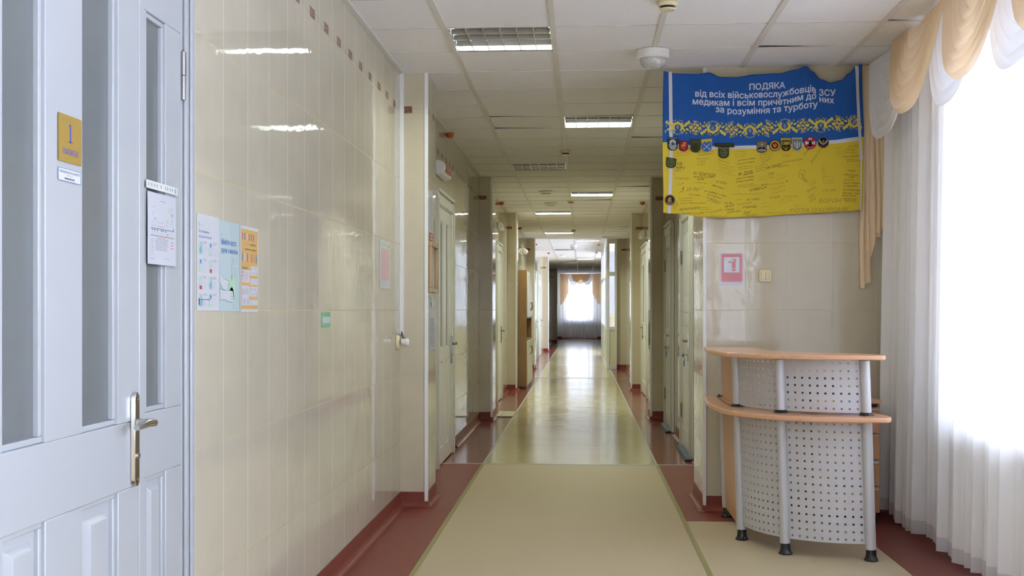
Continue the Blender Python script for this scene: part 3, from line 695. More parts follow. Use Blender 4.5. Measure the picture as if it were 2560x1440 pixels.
corridor_door('door_7', WR, 12.45, 13.25, 2.12, [(12.56, 12.84), (12.92, 13.14)], [(0.2, 0.90, 'panel'), (1.1, 2.0, 'panel')], 'cream door on the right just before the nearer right pier', WHITE2, 12.55, 1, 1.03, 13.27)
corridor_door('door_8', WR, 17.05, 18.4, 2.16, [(17.2, 17.6), (17.85, 18.25)], [(0.2, 0.90, 'panel'), (1.1, 2.0, 'glass')], 'white door on the right between the two right piers', WHITE2, 18.25, -1, 1.03, 17.05)
# keys hanging in the two right locks
for (y, lb) in ((10.42, 'dark blue key tag hanging in the lock of the nearest right door'), (12.58, 'bunch of keys hanging in the cream door on the right')):
    t = thing('key', (RX - .04, y, 0.87), lb, 'key')
    mb = MB(); mb.tube([(RX - .03, y, .90), (RX - .075, y, .90)], 0.004, 8); mb.lathe((RX - .075, y, .90), [(0.0, -.012), (.012, -.011), (.012, .011), (0.0, .012)], 12, axis='X'); mb.build('key_head', STEEL, t)
    mb = MB(); mb.tube([(RX - .07, y, .89), (RX - .06, y + .006, .86), (RX - .055, y + .005, .845)], 0.003, 8); mb.box(RX - .07, y - .012, .80, RX - .06, y + .014, .85); mb.build('key_tag', BLUEP, t, bevel=0.002)
MATB = mat('blue_grey_mat', (0.16, 0.19, 0.24), 0.8, bump=0.6, bscale=300)
for (a, b, lb) in ((10.02, 11.05, 'blue grey door mat at the nearest right door'), (12.35, 13.2, 'blue grey door mat at the second right door')):
    t = thing('door_mat', (0.92, (a + b) / 2, 0.004), lb, 'door mat', 'door mats on the right')
    mb = MB(); mb.box(0.90, a, 0.004, 0.952, b, 0.024); mb.build('mat_pile', MATB, t, bevel=0.006)
    mb = MB(); mb.box(0.888, a - .012, 0.0035, 0.953, b + .012, 0.01); mb.build('mat_border', BLACK, t)
# floor hatch
t = thing('floor_hatch', (-0.94, 14.4, 0), 'pale floor hatch let into the red border by the second left pier', 'floor hatch')
PALE = mat('pale_hatch_vinyl', (0.60, 0.55, 0.36), 0.25)
for (x0, x1) in ((-1.05, -0.985), (-0.978, -0.835)):
    mb = MB(); mb.box(x0, 14.03, 0.0025, x1, 14.74, 0.012); mb.build('hatch_panel', PALE, t, bevel=0.002)
mb = MB(); mb.box(-1.053, 14.015, 0.001, -0.83, 14.75, 0.006); mb.build('hatch_rim', BLACK, t)

# ------------------------------------------------------------------ things on the left wall and door
DN = 0.033
s = Sheet((LX + DN + 0.003, 2.514, 1.638), (0, 1, 0), (0, 0, 1), (1, 0, 0)); s.slab(0, 0, 0.117, 0.107, 0.002, GOLD)
s.text('1', 0.058, 0.046, 0.043, SIGNB, 1, width=0.007, align='C', res=2); s.rect(0.047, 0.046, 0.070, 0.0485, SIGNB, 1); s.poly([(0.047, 0.082), (0.056, 0.0885), (0.056, 0.084)], SIGNB, 1)
s.text('ПАЛАТА', 0.0585, 0.018, 0.012, SIGNB, 1, width=0.078, align='C', bold=.0004)
tag(s.build('room_sign'), 'gold room plate with blue number 1 on the white double door', 'sign')
s = Sheet((LX + DN + 0.0015, 2.514, 1.594), (0, 1, 0), (0, 0, 1), (1, 0, 0)); s.slab(0, 0, 0.115, 0.029, 0.0008, PAPER)
for r_ in ((0, 0, .115, .0012), (0, .0278, .115, .029), (0, 0, .0016, .029), (.1134, 0, .115, .029)): s.rect(*r_, BLUEP, 1)
s.text('Відповідальний за палату №1', .0575, .0205, .0038, INK, 2, width=.102, align='C', shear=.2); s.rect(.007, .0185, .108, .019, INK, 2)
s.text('Мол. м/с', .0575, .0125, .0038, GREY, 2, width=.028, align='C'); s.rect(.03, .0035, .085, .0039, INK, 2); s.lines(.03, .004, .085, .009, 1, INK, 2, .6, .05)
tag(s.build('name_label'), 'small bordered paper label under the gold room plate', 'label')
# evacuation plan sleeve
t = thing('evacuation_plan', (LX + DN, 3.15, 1.53), 'evacuation plan in a plastic sleeve on the narrow door leaf', 'plan')
s = Sheet((LX + DN + 0.002, 3.046, 1.428), (0, 1, 0), (0, 0, 1), (1, 0, 0)); s.slab(0, 0, .215, .196, .001, PAPER)
s.rect(.10, .181, .125, .1825, LGREY, 1); s.rect(.09, .175, .13, .1768, GREY, 1); s.rect(.105, .170, .12, .1715, LGREY, 1)
for (a, b, c, d) in ((.03, .157, .055, .158), (.03, .140, .048, .141), (.03, .132, .038, .133), (.03, .117, .04, .118), (.026, .106, .06, .107), (.07, .117, .12, .118), (.07, .105, .125, .106), (.125, .11, .15, .111)): s.rect(a, b, c, d, GREY, 1)
s.rect(.02, .098, .20, .0995, INK, 1); s.rect(.02, .078, .20, .0792, INK, 1)
for x in [.03 + .0155 * q for q in range(11)]: s.rect(x, .079, x + .0007, .098, GREY, 1)
for x in (.07, .083, .096, .109, .12): s.rect(x, .105, x + .0006, .118, LGREY, 1)
for (x, y) in ((.045, .121), (.135, .119), (.152, .151)): s.rect(x, y, x + .018, y + .008, LGREEN, 2); s.rect(x + .004, y + .002, x + .014, y + .006, PAPER, 3)
for y in (.112, .118, .125, .131, .138, .145, .152, .158, .162): s.rect(.165 + .006 * (y * 1000 % 3), y, .19, y + .001, INK if int(y * 1000) % 2 else GREENP, 1)
for x in (.028, .045, .066, .095, .11, .13): s.rect(x, .0925, x + .008, .0965, BLUEP, 2)
s.rect(.145, .082, .151, .089, YELP, 2); s.rect(.185, .14, .19, .144, BLUEP, 2); s.rect(.19, .1, .196, .106, BLUEP, 2)
s.rect(.07, .0725, .13, .0745, PINKP, 1); s.lines(.055, .038, .16, .072, 8, GREY, 1, .35, .15); s.lines(.025, .024, .045, .072, 8, GREY, 1, .3, .2)
for y in (.064, .056, .048): s.rect(.17, y, .195, y + .003, PINKP, 1)
s.rect(.02, .015, .05, .0165, GREY, 1); s.rect(.12, .017, .165, .018, GREY, 1); s.rect(.016, .012, .017, .07, YELP, 1)
s.build('plan_sheet', t)
s = Sheet((LX + DN + 0.004, 3.034, 1.420), (0, 1, 0), (0, 0, 1), (1, 0, 0)); s.rect(0, 0, .248, .212, FOIL, 1)
s.build('sleeve', t)
s = Sheet((LX + DN + 0.003, 3.034, 1.632), (0, 1, 0), (0, 0, 1), (1, 0, 0)); s.slab(0, 0, .238, .022, .001, mat('sleeve_punch_strip', (.66, .66, .66), .4))
for x in (.012, .034, .055, .072, .104, .138, .154, .175, .192): s.rect(x, .007, x + .007, .016, GREY, 1)
s.rect(.214, .004, .226, .018, TEAL, 1); s.build('punched_strip', t)

# poster 1: hygiene tips
s = on_left(3.545, 1.305); W_, H_ = .213, .298; s.slab(-.004, -.004, W_ + .004, H_ + .004, .001, PAPER)
s.rect(.013, H_ - .036, .02, H_ - .024, TEAL, 1); s.rect(.023, H_ - .031, .06, H_ - .029, LGREY, 1); s.rect(.023, H_ - .035, .065, H_ - .033, LGREY, 1)
s.text('Як себе захистити', .013, H_ - .055, .0085, BLUEP, 1, width=.10); s.text('від вірусних інфекцій', .013, H_ - .071, .0085, BLUEP, 1, width=.125)
for r_ in range(4):
    for c_ in range(2):
        x = .013 + c_ * .098; y = H_ - .125 - r_ * .055
        s.rect(x, y, x + .036, y + .042, MINT, 1)
        if (r_ + c_) % 3 == 0: s.ellipse(x + .018, y + .014, .013, .011, TEAL, 2); s.rect(x + .02, y + .025, x + .026, y + .04, TEAL, 2)
        elif (r_ + c_) % 3 == 1: s.poly([(x + .006, y), (x + .03, y), (x + .028, y + .02), (x + .012, y + .03)], PAPER, 2); s.poly([(x + .004, y), (x + .03, y), (x + .024, y + .009), (x + .008, y + .011)], LGREEN, 3); s.ellipse(x + .017, y + .033, .007, .007, BLUEP, 3)
        else: s.rect(x + .008, y, x + .03, y + .012, REDP, 2); s.rect(x + .01, y + .012, x + .022, y + .034, LGREY, 2)
        s.lines(x + .042, y + .034, x + .082, y + .044, 2, GREY, 1, .45); s.lines(x + .042, y, x + .085, y + .030, 5, LGREY, 1, .4)
s.rect(.013, .014, .022, .034, TEAL, 1); s.rect(.028, .03, .12, .0325, BLUEP, 1); s.lines(.028, .012, .11, .028, 4, LGREY, 1, .35)
tag(s.build('poster'), 'white hygiene poster with eight small pictures beside the double door', 'poster', 'posters on the left wall')
# poster 2: wash your hands
s = on_left(3.768, 1.303); W_, H_ = .215, .298; s.slab(-.003, -.004, W_ + .003, H_ + .002, .001, MINT)
s.poly([(.13, 0), (W_, 0), (W_, H_), (.11, H_), (.125, .2)], MINTD, 1)
s.rect(.018, H_ - .05, .022, H_ - .038, TEAL, 2); s.lines(.027, H_ - .05, .08, H_ - .04, 2, LGREY, 2, .4)
s.text('Мийте часто', .018, .220, .019, BLUEP, 2, width=.165, bold=.0006); s.text('руки з милом', .018, .193, .017, BLUEP, 2, width=.18, bold=.0006)
s.rect(.15, .158, .154, .174, LGREY, 2); s.rect(.142, .172, .166, .176, LGREY, 2); s.rect(.135, .148, .208, .157, LGREY, 2); s.rect(.133, .134, .138, .152, LGREY, 2)
s.poly([(.128, .148), (.133, .15), (.136, .12), (.13, .10)], MINTD, 2)
s.ellipse(.135, .075, .036, .045, LGREEN, 2, 24); s.ellipse(.13, .05, .025, .028, LGREEN, 2)
s.poly([(0, .125), (.045, .105), (.10, .098), (.105, .09), (.075, .084), (.095, .082), (.07, .06), (.045, .066), (0, .09)], PAPER, 3)
s.poly([(0, .07), (.06, .066), (.112, .082), (.116, .078), (.085, .064), (.135, .066), (.145, .06), (.147, .05), (.148, .04), (.147, .03), (.135, .027), (.075, .03), (.055, .036), (0, .034)], PAPER, 4)
s.line([(0, .125), (.045, .105), (.10, .098), (.105, .09), (.08, .087)], .002, TEAL, 5); s.line([(0, .09), (.035, .066), (.06, .066)], .002, TEAL, 5); s.line([(.06, .066), (.112, .082), (.116, .078), (.085, .064)], .002, TEAL, 5)
s.line([(0, .070), (.06, .0665)], .002, TEAL, 5); s.line([(0, .034), (.055, .036), (.075, .03), (.135, .027)], .002, TEAL, 5)
for y in (.057, .047, .037): s.line([(.112, y), (.147, y)], .0025, TEAL, 5)
tag(s.build('poster'), 'pale mint poster of hands being washed, middle of three', 'poster', 'posters on the left wall')
# poster 3: amber
s = on_left(4.008, 1.300); W_, H_ = .212, .298; s.slab(-.004, -.004, W_ + .004, H_ + .004, .001, PAPER); s.rect(.004, .006, W_ - .002, H_ - .006, YELP, 1)
for x in range(7): s.rect(.012 + x * .028, H_ - .045, .022 + x * .028, H_ - .02, [REDP, BLUEP, LGREY, BLUEP, REDP, BLUEP, PINKP][x], 2)
s.text('Правила', .04, H_ - .062, .008, PINKP, 2, width=.07); s.text('мовлення', .115, H_ - .062, .008, INK, 2, width=.07); s.text('обережно з людьми', .045, H_ - .080, .007, INK, 2, width=.14)
for x in range(7): s.rect(.012 + x * .029, H_ - .122, .022 + x * .029, H_ - .092, [BLUEP, LGREY, BLUEP, PINKP, REDP, GREY, BLUEP][x], 2)
s.lines(.012, .148, .10, .158, 2, INK, 2, .4); s.rect(.10, .13, .205, .166, YELP, 2)
for (a, b, c, d) in ((.006, .102, .105, .146), (.112, .128, .205, .162), (.112, .095, .205, .118), (.006, .02, .098, .09), (.102, .052, .205, .088), (.102, .02, .205, .04)):
    s.rect(a, b, c, d, PAPER, 3)
    if b == .102:
        for q in range(3): s.rect(.012, b + .006 + q * .013, .02, b + .014 + q * .013, [YELP, BLUEP, REDP][q], 4)
        s.lines(.03, b + .004, .09, d - .003, 6, PINKP, 4, .35)
    else:
        for q in range(6):
            for z in range(2): s.rect(a + .006 + q * (c - a - .01) / 6, b + .004 + z * (d - b) / 2, a + .010 + q * (c - a - .01) / 6, b + (d - b) / 2 * (z + .7), [LGREY, PINKP, BLUEP][(q + z) % 3], 4)
tag(s.build('poster'), 'amber and white poster of small figures, farthest of three', 'poster', 'posters on the left wall')
# arrow sign
s = on_left(5.274, 1.222); s.slab(0, 0, .187, .07, .0012, GREENP)
s.poly([(.006, .036), (.055, .063), (.048, .049), (.18, .049), (.18, .02), (.048, .02), (.055, .005)], PAPER, 1)
tag(s.build('arrow_sign'), 'green sign with white arrow pointing left on the tiled wall', 'sign')
# notice by the corner
s = on_left(6.81, 1.434); s.slab(0, 0, .375, .29, .001, PAPER); s.rect(.05, .045, .345, .245, mat('pale_pink_print', (.70, .55, .55), .5), 1)
s.rect(.05, .262, .30, .273, LGREEN, 1); s.rect(.29, .255, .35, .27, YELP, 1); s.lines(.06, .05, .34, .24, 16, PINKP, 2, .3, .1); s.lines(.06, .018, .30, .038, 3, LGREY, 1, .4)
tag(s.build('notice'), 'pale pink printed notice beside the corner cable duct', 'notice')
# wall plug
t = thing('wall_plug', (LX, 7.44, 1.1), 'white plug in a cream socket at the foot of the cable duct', 'plug')
mb = MB(); n = 20; pts = [(0.040 * math.cos(2 * math.pi * q / n) , 0.052 * math.sin(2 * math.pi * q / n)) for q in range(n)]
vs = [(LX + .001, 7.45 + a, 1.092 + b) for a, b in pts] + [(LX + .022, 7.45 + a * .85, 1.092 + b * .85) for a, b in pts]
mb.add(vs, [list(range(n)), list(range(2 * n - 1, n - 1, -1))] + [(i, (i + 1) % n, n + (i + 1) % n, n + i) for i in range(n)]); mb.build('socket_plate', CREAMP, t, bevel=0.003)
mb = MB(); mb.lathe((LX, 7.45, 1.095), [(0.0, .018), (.013, .018), (.014, .034), (0.0, .035)], 14, axis='X'); mb.build('plug_pin', STEEL, t)
mb = MB(); mb.lathe((LX, 7.45, 1.095), [(0.0, .030), (.018, .030), (.022, .036), (.022, .056), (.020, .058), (.025, .062), (.025, .074), (.015, .084), (0.0, .086)], 20, axis='X'); mb.build('plug_body', PVC, t)
mb = MB(); mb.tube([(LX + .018, 7.555, 1.16), (LX + .025, 7.53, 1.13), (LX + .045, 7.47, 1.122), (LX + .052, 7.452, 1.118)], 0.004, 8); mb.build('plug_lead', BLACK, t)

# ------------------------------------------------------------------ side of the first pier
PX = -1.02
def pier_sheet(y, z): return on_left(y, z, PX)
s = pier_sheet(7.69, 1.826); s.slab(0, 0, .20, .28, .001, PAPER); s.lines(.03, .02, .17, .24, 14, GREY, 1, .4, .1); s.ellipse(.10, .25, .025, .014, LGREY, 1)
tag(s.build('notice'), 'white notice of close text at the top of the first pier side', 'notice')
s = pier_sheet(7.71, 1.768); s.slab(0, 0, .18, .052, .001, REDP); s.rect(.03, .03, .15, .042, PAPER, 1); s.rect(.03, .012, .15, .022, PAPER, 1)
tag(s.build('notice'), 'small red and white sticker above the wooden frame', 'sticker')
t = thing('framed_notice', (PX, 7.83, 1.58), 'wooden framed glazed notice on the side of the first pier', 'frame')
mb = MB()
for (a, b, c, d) in ((7.66, 1.42, 8.01, 1.452), (7.66, 1.728, 8.01, 1.76), (7.66, 1.452, 7.70, 1.728), (7.97, 1.452, 8.01, 1.728)): mb.box(PX + .001, a, b, PX + .026, c, d)
mb.build('frame', OAK, t, bevel=0.004)
s = pier_sheet(7.70, 1.452); s.slab(0, 0, .27, .276, .001, LGREY); s.rect(.02, .21, .25, .25, PINKP, 1); s.rect(.02, .09, .25, .12, PAPER, 1); s.build('notice_sheet', t)
s = pier_sheet(7.70, 1.452); s.step = .012; s.rect(0, 0, .27, .276, GLASS, 1); s.build('glass', t)
s = pier_sheet(7.70, 1.31); s.slab(0, 0, .22, .09, .001, PAPER); s.rect(.05, .03, .10, .08, TEAL, 1); s.rect(.07, .01, .12, .04, BLUEP, 1)
tag(s.build('notice'), 'white sheet with a blue figure below the wooden frame', 'notice')
t = thing('paper_sleeve', (PX, 7.85, 1.15), 'crinkled plastic sleeve with printed page low on the first pier side', 'sleeve')
s = pier_sheet(7.70, 1.03); s.slab(0, 0, .30, .26, .001, PAPER); s.lines(.04, .02, .26, .22, 12, GREY, 1, .4, .1); s.build('page', t)
s = pier_sheet(7.68, 1.0); s.step = .003; s.rect(0, 0, .34, .31, FOIL, 1); s.build('sleeve', t)

# exit lamps
def exit_lamp(W, y0, y1, z0, z1, label, out=0.085):
    t = thing('exit_lamp', (W.x, (y0 + y1) / 2, z0), label, 'exit lamp', 'lit exit boxes over the corridor doors')
    mb = MB(); n = 9; pts = []
    h = z1 - z0
    for q in range(n): a = -math.pi / 2 + math.pi * q / (n - 1); pts.append((out - h / 2 + h / 2 * math.cos(a), (z0 + z1) / 2 + h / 2 * math.sin(a)))
    pts += [(0.001, z1), (0.001, z0)]
    m_ = len(pts); vs = [W.p(y0, a, b) for a, b in pts] + [W.p(y1, a, b) for a, b in pts]
    mb.add(vs, [list(range(m_ - 1, -1, -1)), list(range(m_, 2 * m_))] + [(i, (i + 1) % m_, m_ + (i + 1) % m_, m_ + i) for i in range(m_)])
    mb.build('lamp_box', PVC, t, bevel=0.012, seg=3)
    s = Sheet(W.p(y0 if W.s > 0 else y1, out + .001, z0 + .02), (0, W.s, 0), (0, 0, 1), (W.s, 0, 0)); L = y1 - y0
    s.step = .002
    s.rect(L * .12, 0, L * .85, h - .04, mat('red_exit_panel', (.55, .12, .11), .35), 1); s.step = .0012; s.text('ВИХІД', L * .485, (h - .04) * .25, (h - .04) * .5, PAPER, 2, width=L * .5, align='C')
    s.build('exit_panel', t)
exit_lamp(WL, 9.42, 9.98, 2.42, 2.535, 'white exit box with red panel above the first left corridor door')
exit_lamp(WL, 16.4, 16.9, 2.46, 2.56, 'white exit box with red panel over the second left corridor door')
exit_lamp(WL, 23.6, 24.1, 2.46, 2.56, 'white exit box with red panel beyond the tall cabinet')
exit_lamp(WR, 17.9, 18.5, 2.42, 2.53, 'white exit box with red panel over the right corridor door')

# ------------------------------------------------------------------ tall cabinet
t = thing('cabinet', (-1.04, 20.0, 0), 'tall brown cabinet with ring handles past the third left pier', 'cabinet')
cx0, cx1, cy0, cy1, ct = LX + .004, -0.905, 19.07, 20.9, 1.965
mb = MB()
mb.box(cx0, cy0, .035, cx1, cy0 + .02, ct); mb.box(cx0, cy1 - .02, .035, cx1, cy1, ct); mb.box(cx0, cy0 + .02, ct - .022, cx1, cy1 - .02, ct); mb.box(cx0, cy0 + .02, .035, cx1, cy1 - .02, .06)
mb.box(cx0, cy0 + .02, .79, cx1, cy1 - .02, .81); mb.box(cx0, cy0 + .02, 1.165, cx1, cy1 - .02, 1.185); mb.box(cx0, cy0 + .02, .06, cx0 + .012, cy1 - .02, ct - .02)
mb.build('body', WALNUT, t)
mb = MB(); mb.box(cx0, cy0 + .01, 0.0025, cx1 - .01, cy1 - .01, .035); mb.build('plinth', BLACK, t)
FRONT = mat('cream_cabinet_front', (.62, .56, .40), .3)
for (z0, z1, hz) in ((.065, .785, .62), (1.19, 1.94, 1.375)):
    for (a, b, hy_) in ((cy0 + .003, (cy0 + cy1) / 2 - .002, 19.84), ((cy0 + cy1) / 2 + .002, cy1 - .003, 20.1)):
        mb = MB(); mb.box(cx1 + .001, a, z0, cx1 + .02, b, z1); d = mb.build('door', FRONT, t, bevel=.002)
        mb = MB(); mb.tube([(cx1 + .02, hy_, hz - .075)] + [(cx1 + .02 + .035 * math.cos(a_), hy_, hz + .075 * math.sin(a_)) for a_ in [-1.4 + 2.8 * q / 8 for q in range(9)]] + [(cx1 + .02, hy_, hz + .075)], .007, 8); mb.build('handle', STEEL, d)

# ------------------------------------------------------------------ glazed booth
PVCG = mat('grey_white_frame_profile', (0.62, 0.64, 0.65), 0.3)
t = thing('glass_partition', (0.56, 29.3, 0), 'white framed glazed booth partition on the right far down the corridor', 'partition')
def post(x0, y0, x1, y1, z0=.002, z1=2.84, nm='frame_post'):
    mb = MB(); mb.box(x0, y0, z0, x1, y1, z1); return mb.build(nm, PVCG, t, bevel=.003)
post(.555, 25.44, .61, 25.5); post(.725, 25.44, .772, 25.5)
for z0, z1 in ((.002, .075), (.86, .935), (2.05, 2.14), (2.76, 2.84)):
    mb = MB(); mb.box(.61, 25.445, z0, .725, 25.495, z1); mb.build('frame_rail', PVCG, t, bevel=.003)
CREAMPANEL = mat('cream_infill_panel', (.62, .60, .40), .4)
mb = MB(); mb.box(.61, 25.46, .075, .725, 25.48, .86); mb.build('infill_panel', CREAMPANEL, t)
for z0, z1 in ((.935, 2.05), (2.14, 2.76)):
    mb = MB(); mb.box(.61, 25.468, z0, .725, 25.472, z1); mb.build('pane', GLASS, t)
ysp = [25.5, 27.0, 28.5, 30.0, 31.5, 33.05]
for a, b in zip(ysp, ysp[1:]):
    post(.555, b - .05, .605, b)
    for z0, z1 in ((.002, .075), (.86, .935), (2.05, 2.14), (2.76, 2.84)):
        mb = MB(); mb.box(.558, a, z0, .602, b - .05, z1); mb.build('frame_rail', PVCG, t, bevel=.003)
    mb = MB(); mb.box(.572, a, .075, .588, b - .05, .86); mb.build('infill_panel', CREAMPANEL, t)
    for z0, z1 in ((.935, 2.05), (2.14, 2.76)):
        mb = MB(); mb.box(.578, a, z0, .582, b - .05, z1); mb.build('pane', GLASS, t)
s = Sheet((.5535, 25.75, 2.03), (0, -1, 0), (0, 0, 1), (-1, 0, 0)); s.slab(-.9, 0, .2, .14, .002, mat('pinkish_note', (.75, .62, .52), .5)); s.lines(-.6, .03, .1, .11, 3, GREY, 1, .4)
tag(s.build('notice'), 'pinkish paper notice on the booth glazing', 'notice')
mb = MB(); mb.box(.555, 25.44, 2.842, .772, 25.5, 2.96); mb.box(.555, 25.5, 2.842, .605, 33.05, 2.96); mb.build('header', PVCG, t)
# inside the booth: chair and curtain
t = thing('armchair', (0.85, 28.3, 0), 'pale armchair inside the glazed booth', 'chair')
CH = mat('beige_upholstery', (.62, .57, .45), .7); CHD = mat('dark_upholstery', (.12, .12, .13), .7)
mb = MB(); mb.box(.64, 28.05, .30, 1.15, 28.55, .50); mb.build('seat', CHD, t, bevel=.04, seg=3)
mb = MB(); mb.grid(lambda u, v: (.65 + .49 * u, 28.57 + .09 * v - .05 * math.cos(3.1 * (u - .5)), .50 + .72 * v * (1 - .35 * (2 * u - 1) ** 4)), 12, 8); mb.build('backrest', CH, t, solid=.06)
for x in (.635, 1.155):
    mb = MB(); mb.tube([(x, 28.1, .47), (x, 28.1, .70), (x, 28.55, .72)], .022, 8); mb.build('armrest', CHD, t)
for x, y in ((.68, 28.1), (1.1, 28.1), (.68, 28.5), (1.1, 28.5)):
    mb = MB(); mb.tube([(x, y, .002), (x, y, .3)], .018, 8); mb.build('leg', STEEL, t)
mb = MB(); mb.grid(lambda u, v: (2.95 + .035 * math.sin(u * 150), 26.1 + 6.4 * u, 2.9 - 2.8 * v), 500, 2); tag(mb.build('sheer_curtain', SHEERB), 'white sheer curtain inside the glazed booth', 'curtain')

# ------------------------------------------------------------------ windows
def window_unit(idx, o, u, n, W_, z0, z1, label, mull):
    """o = centre of the opening on the wall plane, u along, n outward depth"""
    t = thing('window_%d' % idx, o, label, 'window', kind='structure')
    o = Vector(o); u = Vector(u); n = Vector(n)
    def bx(a0, d0, za, a1, d1, zb, nm, m):
        p, q = o + u * a0 + n * d0, o + u * a1 + n * d1
        mb = MB(); mb.box(p.x, p.y, za, q.x, q.y, zb); return mb.build(nm, m, t, bevel=.003 if m is PVC else 0)
    h = W_ / 2; f = .07
    for a0, a1, za, zb in ((-h, -h + f, z0, z1), (h - f, h, z0, z1), (-h + f, h - f, z0, z0 + f), (-h + f, h - f, z1 - f, z1)): bx(a0, .10, za, a1, .16, zb, 'window_frame', PVC)
    last = -h + f
    for mpos in mull + [h - f + .04]:
        bx(last, .126, z0 + f, mpos - .04, .132, z1 - f, 'glass_pane', GLASS)
        if mpos < h - f: bx(mpos - .04, .10, z0 + f, mpos + .04, .16, z1 - f, 'mullion', PVC)
        last = mpos + .04
    bx(-h - .05, -.12, z0 - .03, h + .05, .10, z0 - .001, 'window_sill', PVC)
    return t
for i, (a, b, z0, z1) in enumerate(WIN):
    window_unit(i + 1, (HX, (a + b) / 2, 0), (0, 1, 0), (1, 0, 0), b - a, z0, z1, ['tall hall window glowing behind the sheer curtains beside the desk', 'unseen hall window added beside the camera for daylight, behind sheer curtains', 'unseen rear hall window added for daylight, behind sheer curtains'][i], [-.45, .45])
window_unit(4, (3.1, 29.4, 0), (0, 1, 0), (1, 0, 0), 6.0, .5, 2.75, 'long window added in the outer booth wall for daylight', [-1.5, 0, 1.5])  # added to spill daylight through the booth glazing
window_unit(5, (-.09, 52.4, 0), (1, 0, 0), (0, 1, 0), 1.3, .82, 2.66, 'bright window at the far end of the corridor', [.0, .42])

window_unit(6, (3.1, 35.4, 0), (0, 1, 0), (1, 0, 0), 3.6, 1.0, 2.75, 'unseen window added in a side hall behind the booth for daylight', [-.6, .6])  # added out of view to brighten the far hall

# ------------------------------------------------------------------ hall curtains
def wave(y): return .022 * math.sin(y * 47 + 1.6 * math.sin(y * 5.3)) + .014 * math.sin(y * 21 + 2.0 * math.sin(y * 3.1)) + .010 * math.sin(y * 93)
def cur(y, z):
    k_ = .55 + .45 * (1 - z / 2.87)
    return 1.945 + wave(y) * k_ * 1.25 + (.012 * math.sin(y * 9) if z < 1 else .012 * math.sin(y * 9)) - .03 * (1 - z / 2.87)
def sheer(y0, y1, label, n, sm):
    t = thing('sheer_curtain', (1.94, (y0 + y1) / 2, .03), label, 'curtain', 'white sheer curtains of the hall windows')
    zl = lambda y: .035 + .012 * math.sin(y * 6.1)
    mb = MB(); mb.grid(lambda u, v: (cur(y0 + (y1 - y0) * u, 2.86 + (zl(y0 + (y1 - y0) * u) + .075 - 2.86) * v), y0 + (y1 - y0) * u, 2.86 + (zl(y0 + (y1 - y0) * u) + .075 - 2.86) * v), n, 14); mb.build('voile', sm, t)
    mb = MB(); mb.grid(lambda u, v: (cur(y0 + (y1 - y0) * u, .08), y0 + (y1 - y0) * u, zl(y0 + (y1 - y0) * u) + .075 * (1 - v)), n, 2); mb.build('hem', HEMC, t)
sheer(3.6, 7.45, 'floor length white sheer curtain beside the desk', 900, SHEER1)
sheer(-5.6, 3.5, 'floor length white sheer curtain nearer the camera', 700, SHEER)
mb = MB(); mb.box(1.90, -5.9, CZ + .005, 1.99, 7.5, CZ + .03); tag(mb.build('curtain_rail', PVC), 'white curtain rail at the ceiling edge above the hall curtains', 'rail')

def swag(xr, y0, y1, zt, drop, m, label, nfold, top=.15, group='draped swags over the hall window', bulge=.09, nx=-1.0, axis='Y', seed=0, nm='swag', base=.03):
    """cloth hung between two gathered points; folds run as nested catenaries"""
    mb = MB(); rr = random.Random(seed); ph = rr.random() * 6; sk = rr.uniform(-.04, .04)
    yc, hf = (y0 + y1) / 2, (y1 - y0) / 2
    def f(u, v):
        w_ = 2 * u - 1; sp = .16 + .84 * v ** .85                          # nested U folds, the outer ones attach further out
        sag = (1 - abs(w_) ** 2.7) * (1 + sk * w_ * 1.5)
        wob = 1 + .05 * math.sin(v * 17 + ph) * (1 - v)
        z = zt - (.03 + (drop - .03) * v ** .95) * sag * wob - .004
        rip = math.cos(v * nfold * 2 * math.pi + ph + .6 * w_)
        out = .012 + (base + bulge * v) * (1 - abs(w_) ** 3) + .017 * rip * (.35 + .65 * v) * (1 - .5 * w_ * w_) + .02 * v
        a = yc + hf * sp * (w_ + .05 * math.sin(math.pi * w_) * v) + .006 * rip * w_
        return (xr + nx * out, a, z) if axis == 'Y' else (a, xr + nx * out, z)
    mb.grid(f, 48, nfold * 12)
    return tag(mb.build(nm, m), label, 'swag', group)
WZ = CZ - .004
for i in range(5):
    yc = (6.98, 5.86, 4.95, 4.05, 3.1)[i]
    lb = ['white swag in the corner, first of the row beside the flag', 'white swag between the two peach swags', 'white swag at the right picture edge', 'white swag above the camera side, fourth white one', 'white swag nearest the rear of the hall'][i]
    if i < 4: swag(1.86 if i == 0 else 1.895, yc - (.47 if i == 0 else .45), yc + (.46 if i == 0 else .45), WZ, .535, SWAGW, lb, 7, seed=i, bulge=.035, base=.008)
for i in range(4):
    yc = (6.36, 5.42, 4.50, 3.6)[i]
    lb = ['peach swag next to the corner, above the desk curtain', 'large peach swag at the top right, nearer the camera', 'peach swag beyond the right picture edge', 'peach swag nearest the rear of the hall'][i]
    if i < 3: swag(1.835, yc - (.49, .45, .45)[i], yc + (.49, .45, .46)[i], WZ, .49, SWAGB, lb, 7, seed=10 + i, bulge=.05, base=.02)
# cascading tail in the corner
mb = MB()
def tail(u, v):
    n_ = u * 5.0; kf = int(min(n_, 4.999)); fr_ = n_ - kf; tri = fr_ if kf % 2 == 0 else 1 - fr_        # accordion pleats
    base_x = 1.785 + .030 * kf + .045 * tri * (1 - .3 * v)
    ln_ = 1.42 - .52 * (u ** 1.2) + .05 * math.sin(u * 9)
    return (base_x + .006 * math.sin(v * 6 + u * 4), 7.536 - .006 * kf - .016 * abs(math.sin(fr_ * math.pi)) * (.4 + v), WZ - ln_ * v)
mb.grid(tail, 72, 30); tag(mb.build('curtain_tail', TAILM), 'long peach cascading curtain tail hanging between flag and sheer curtain', 'curtain')

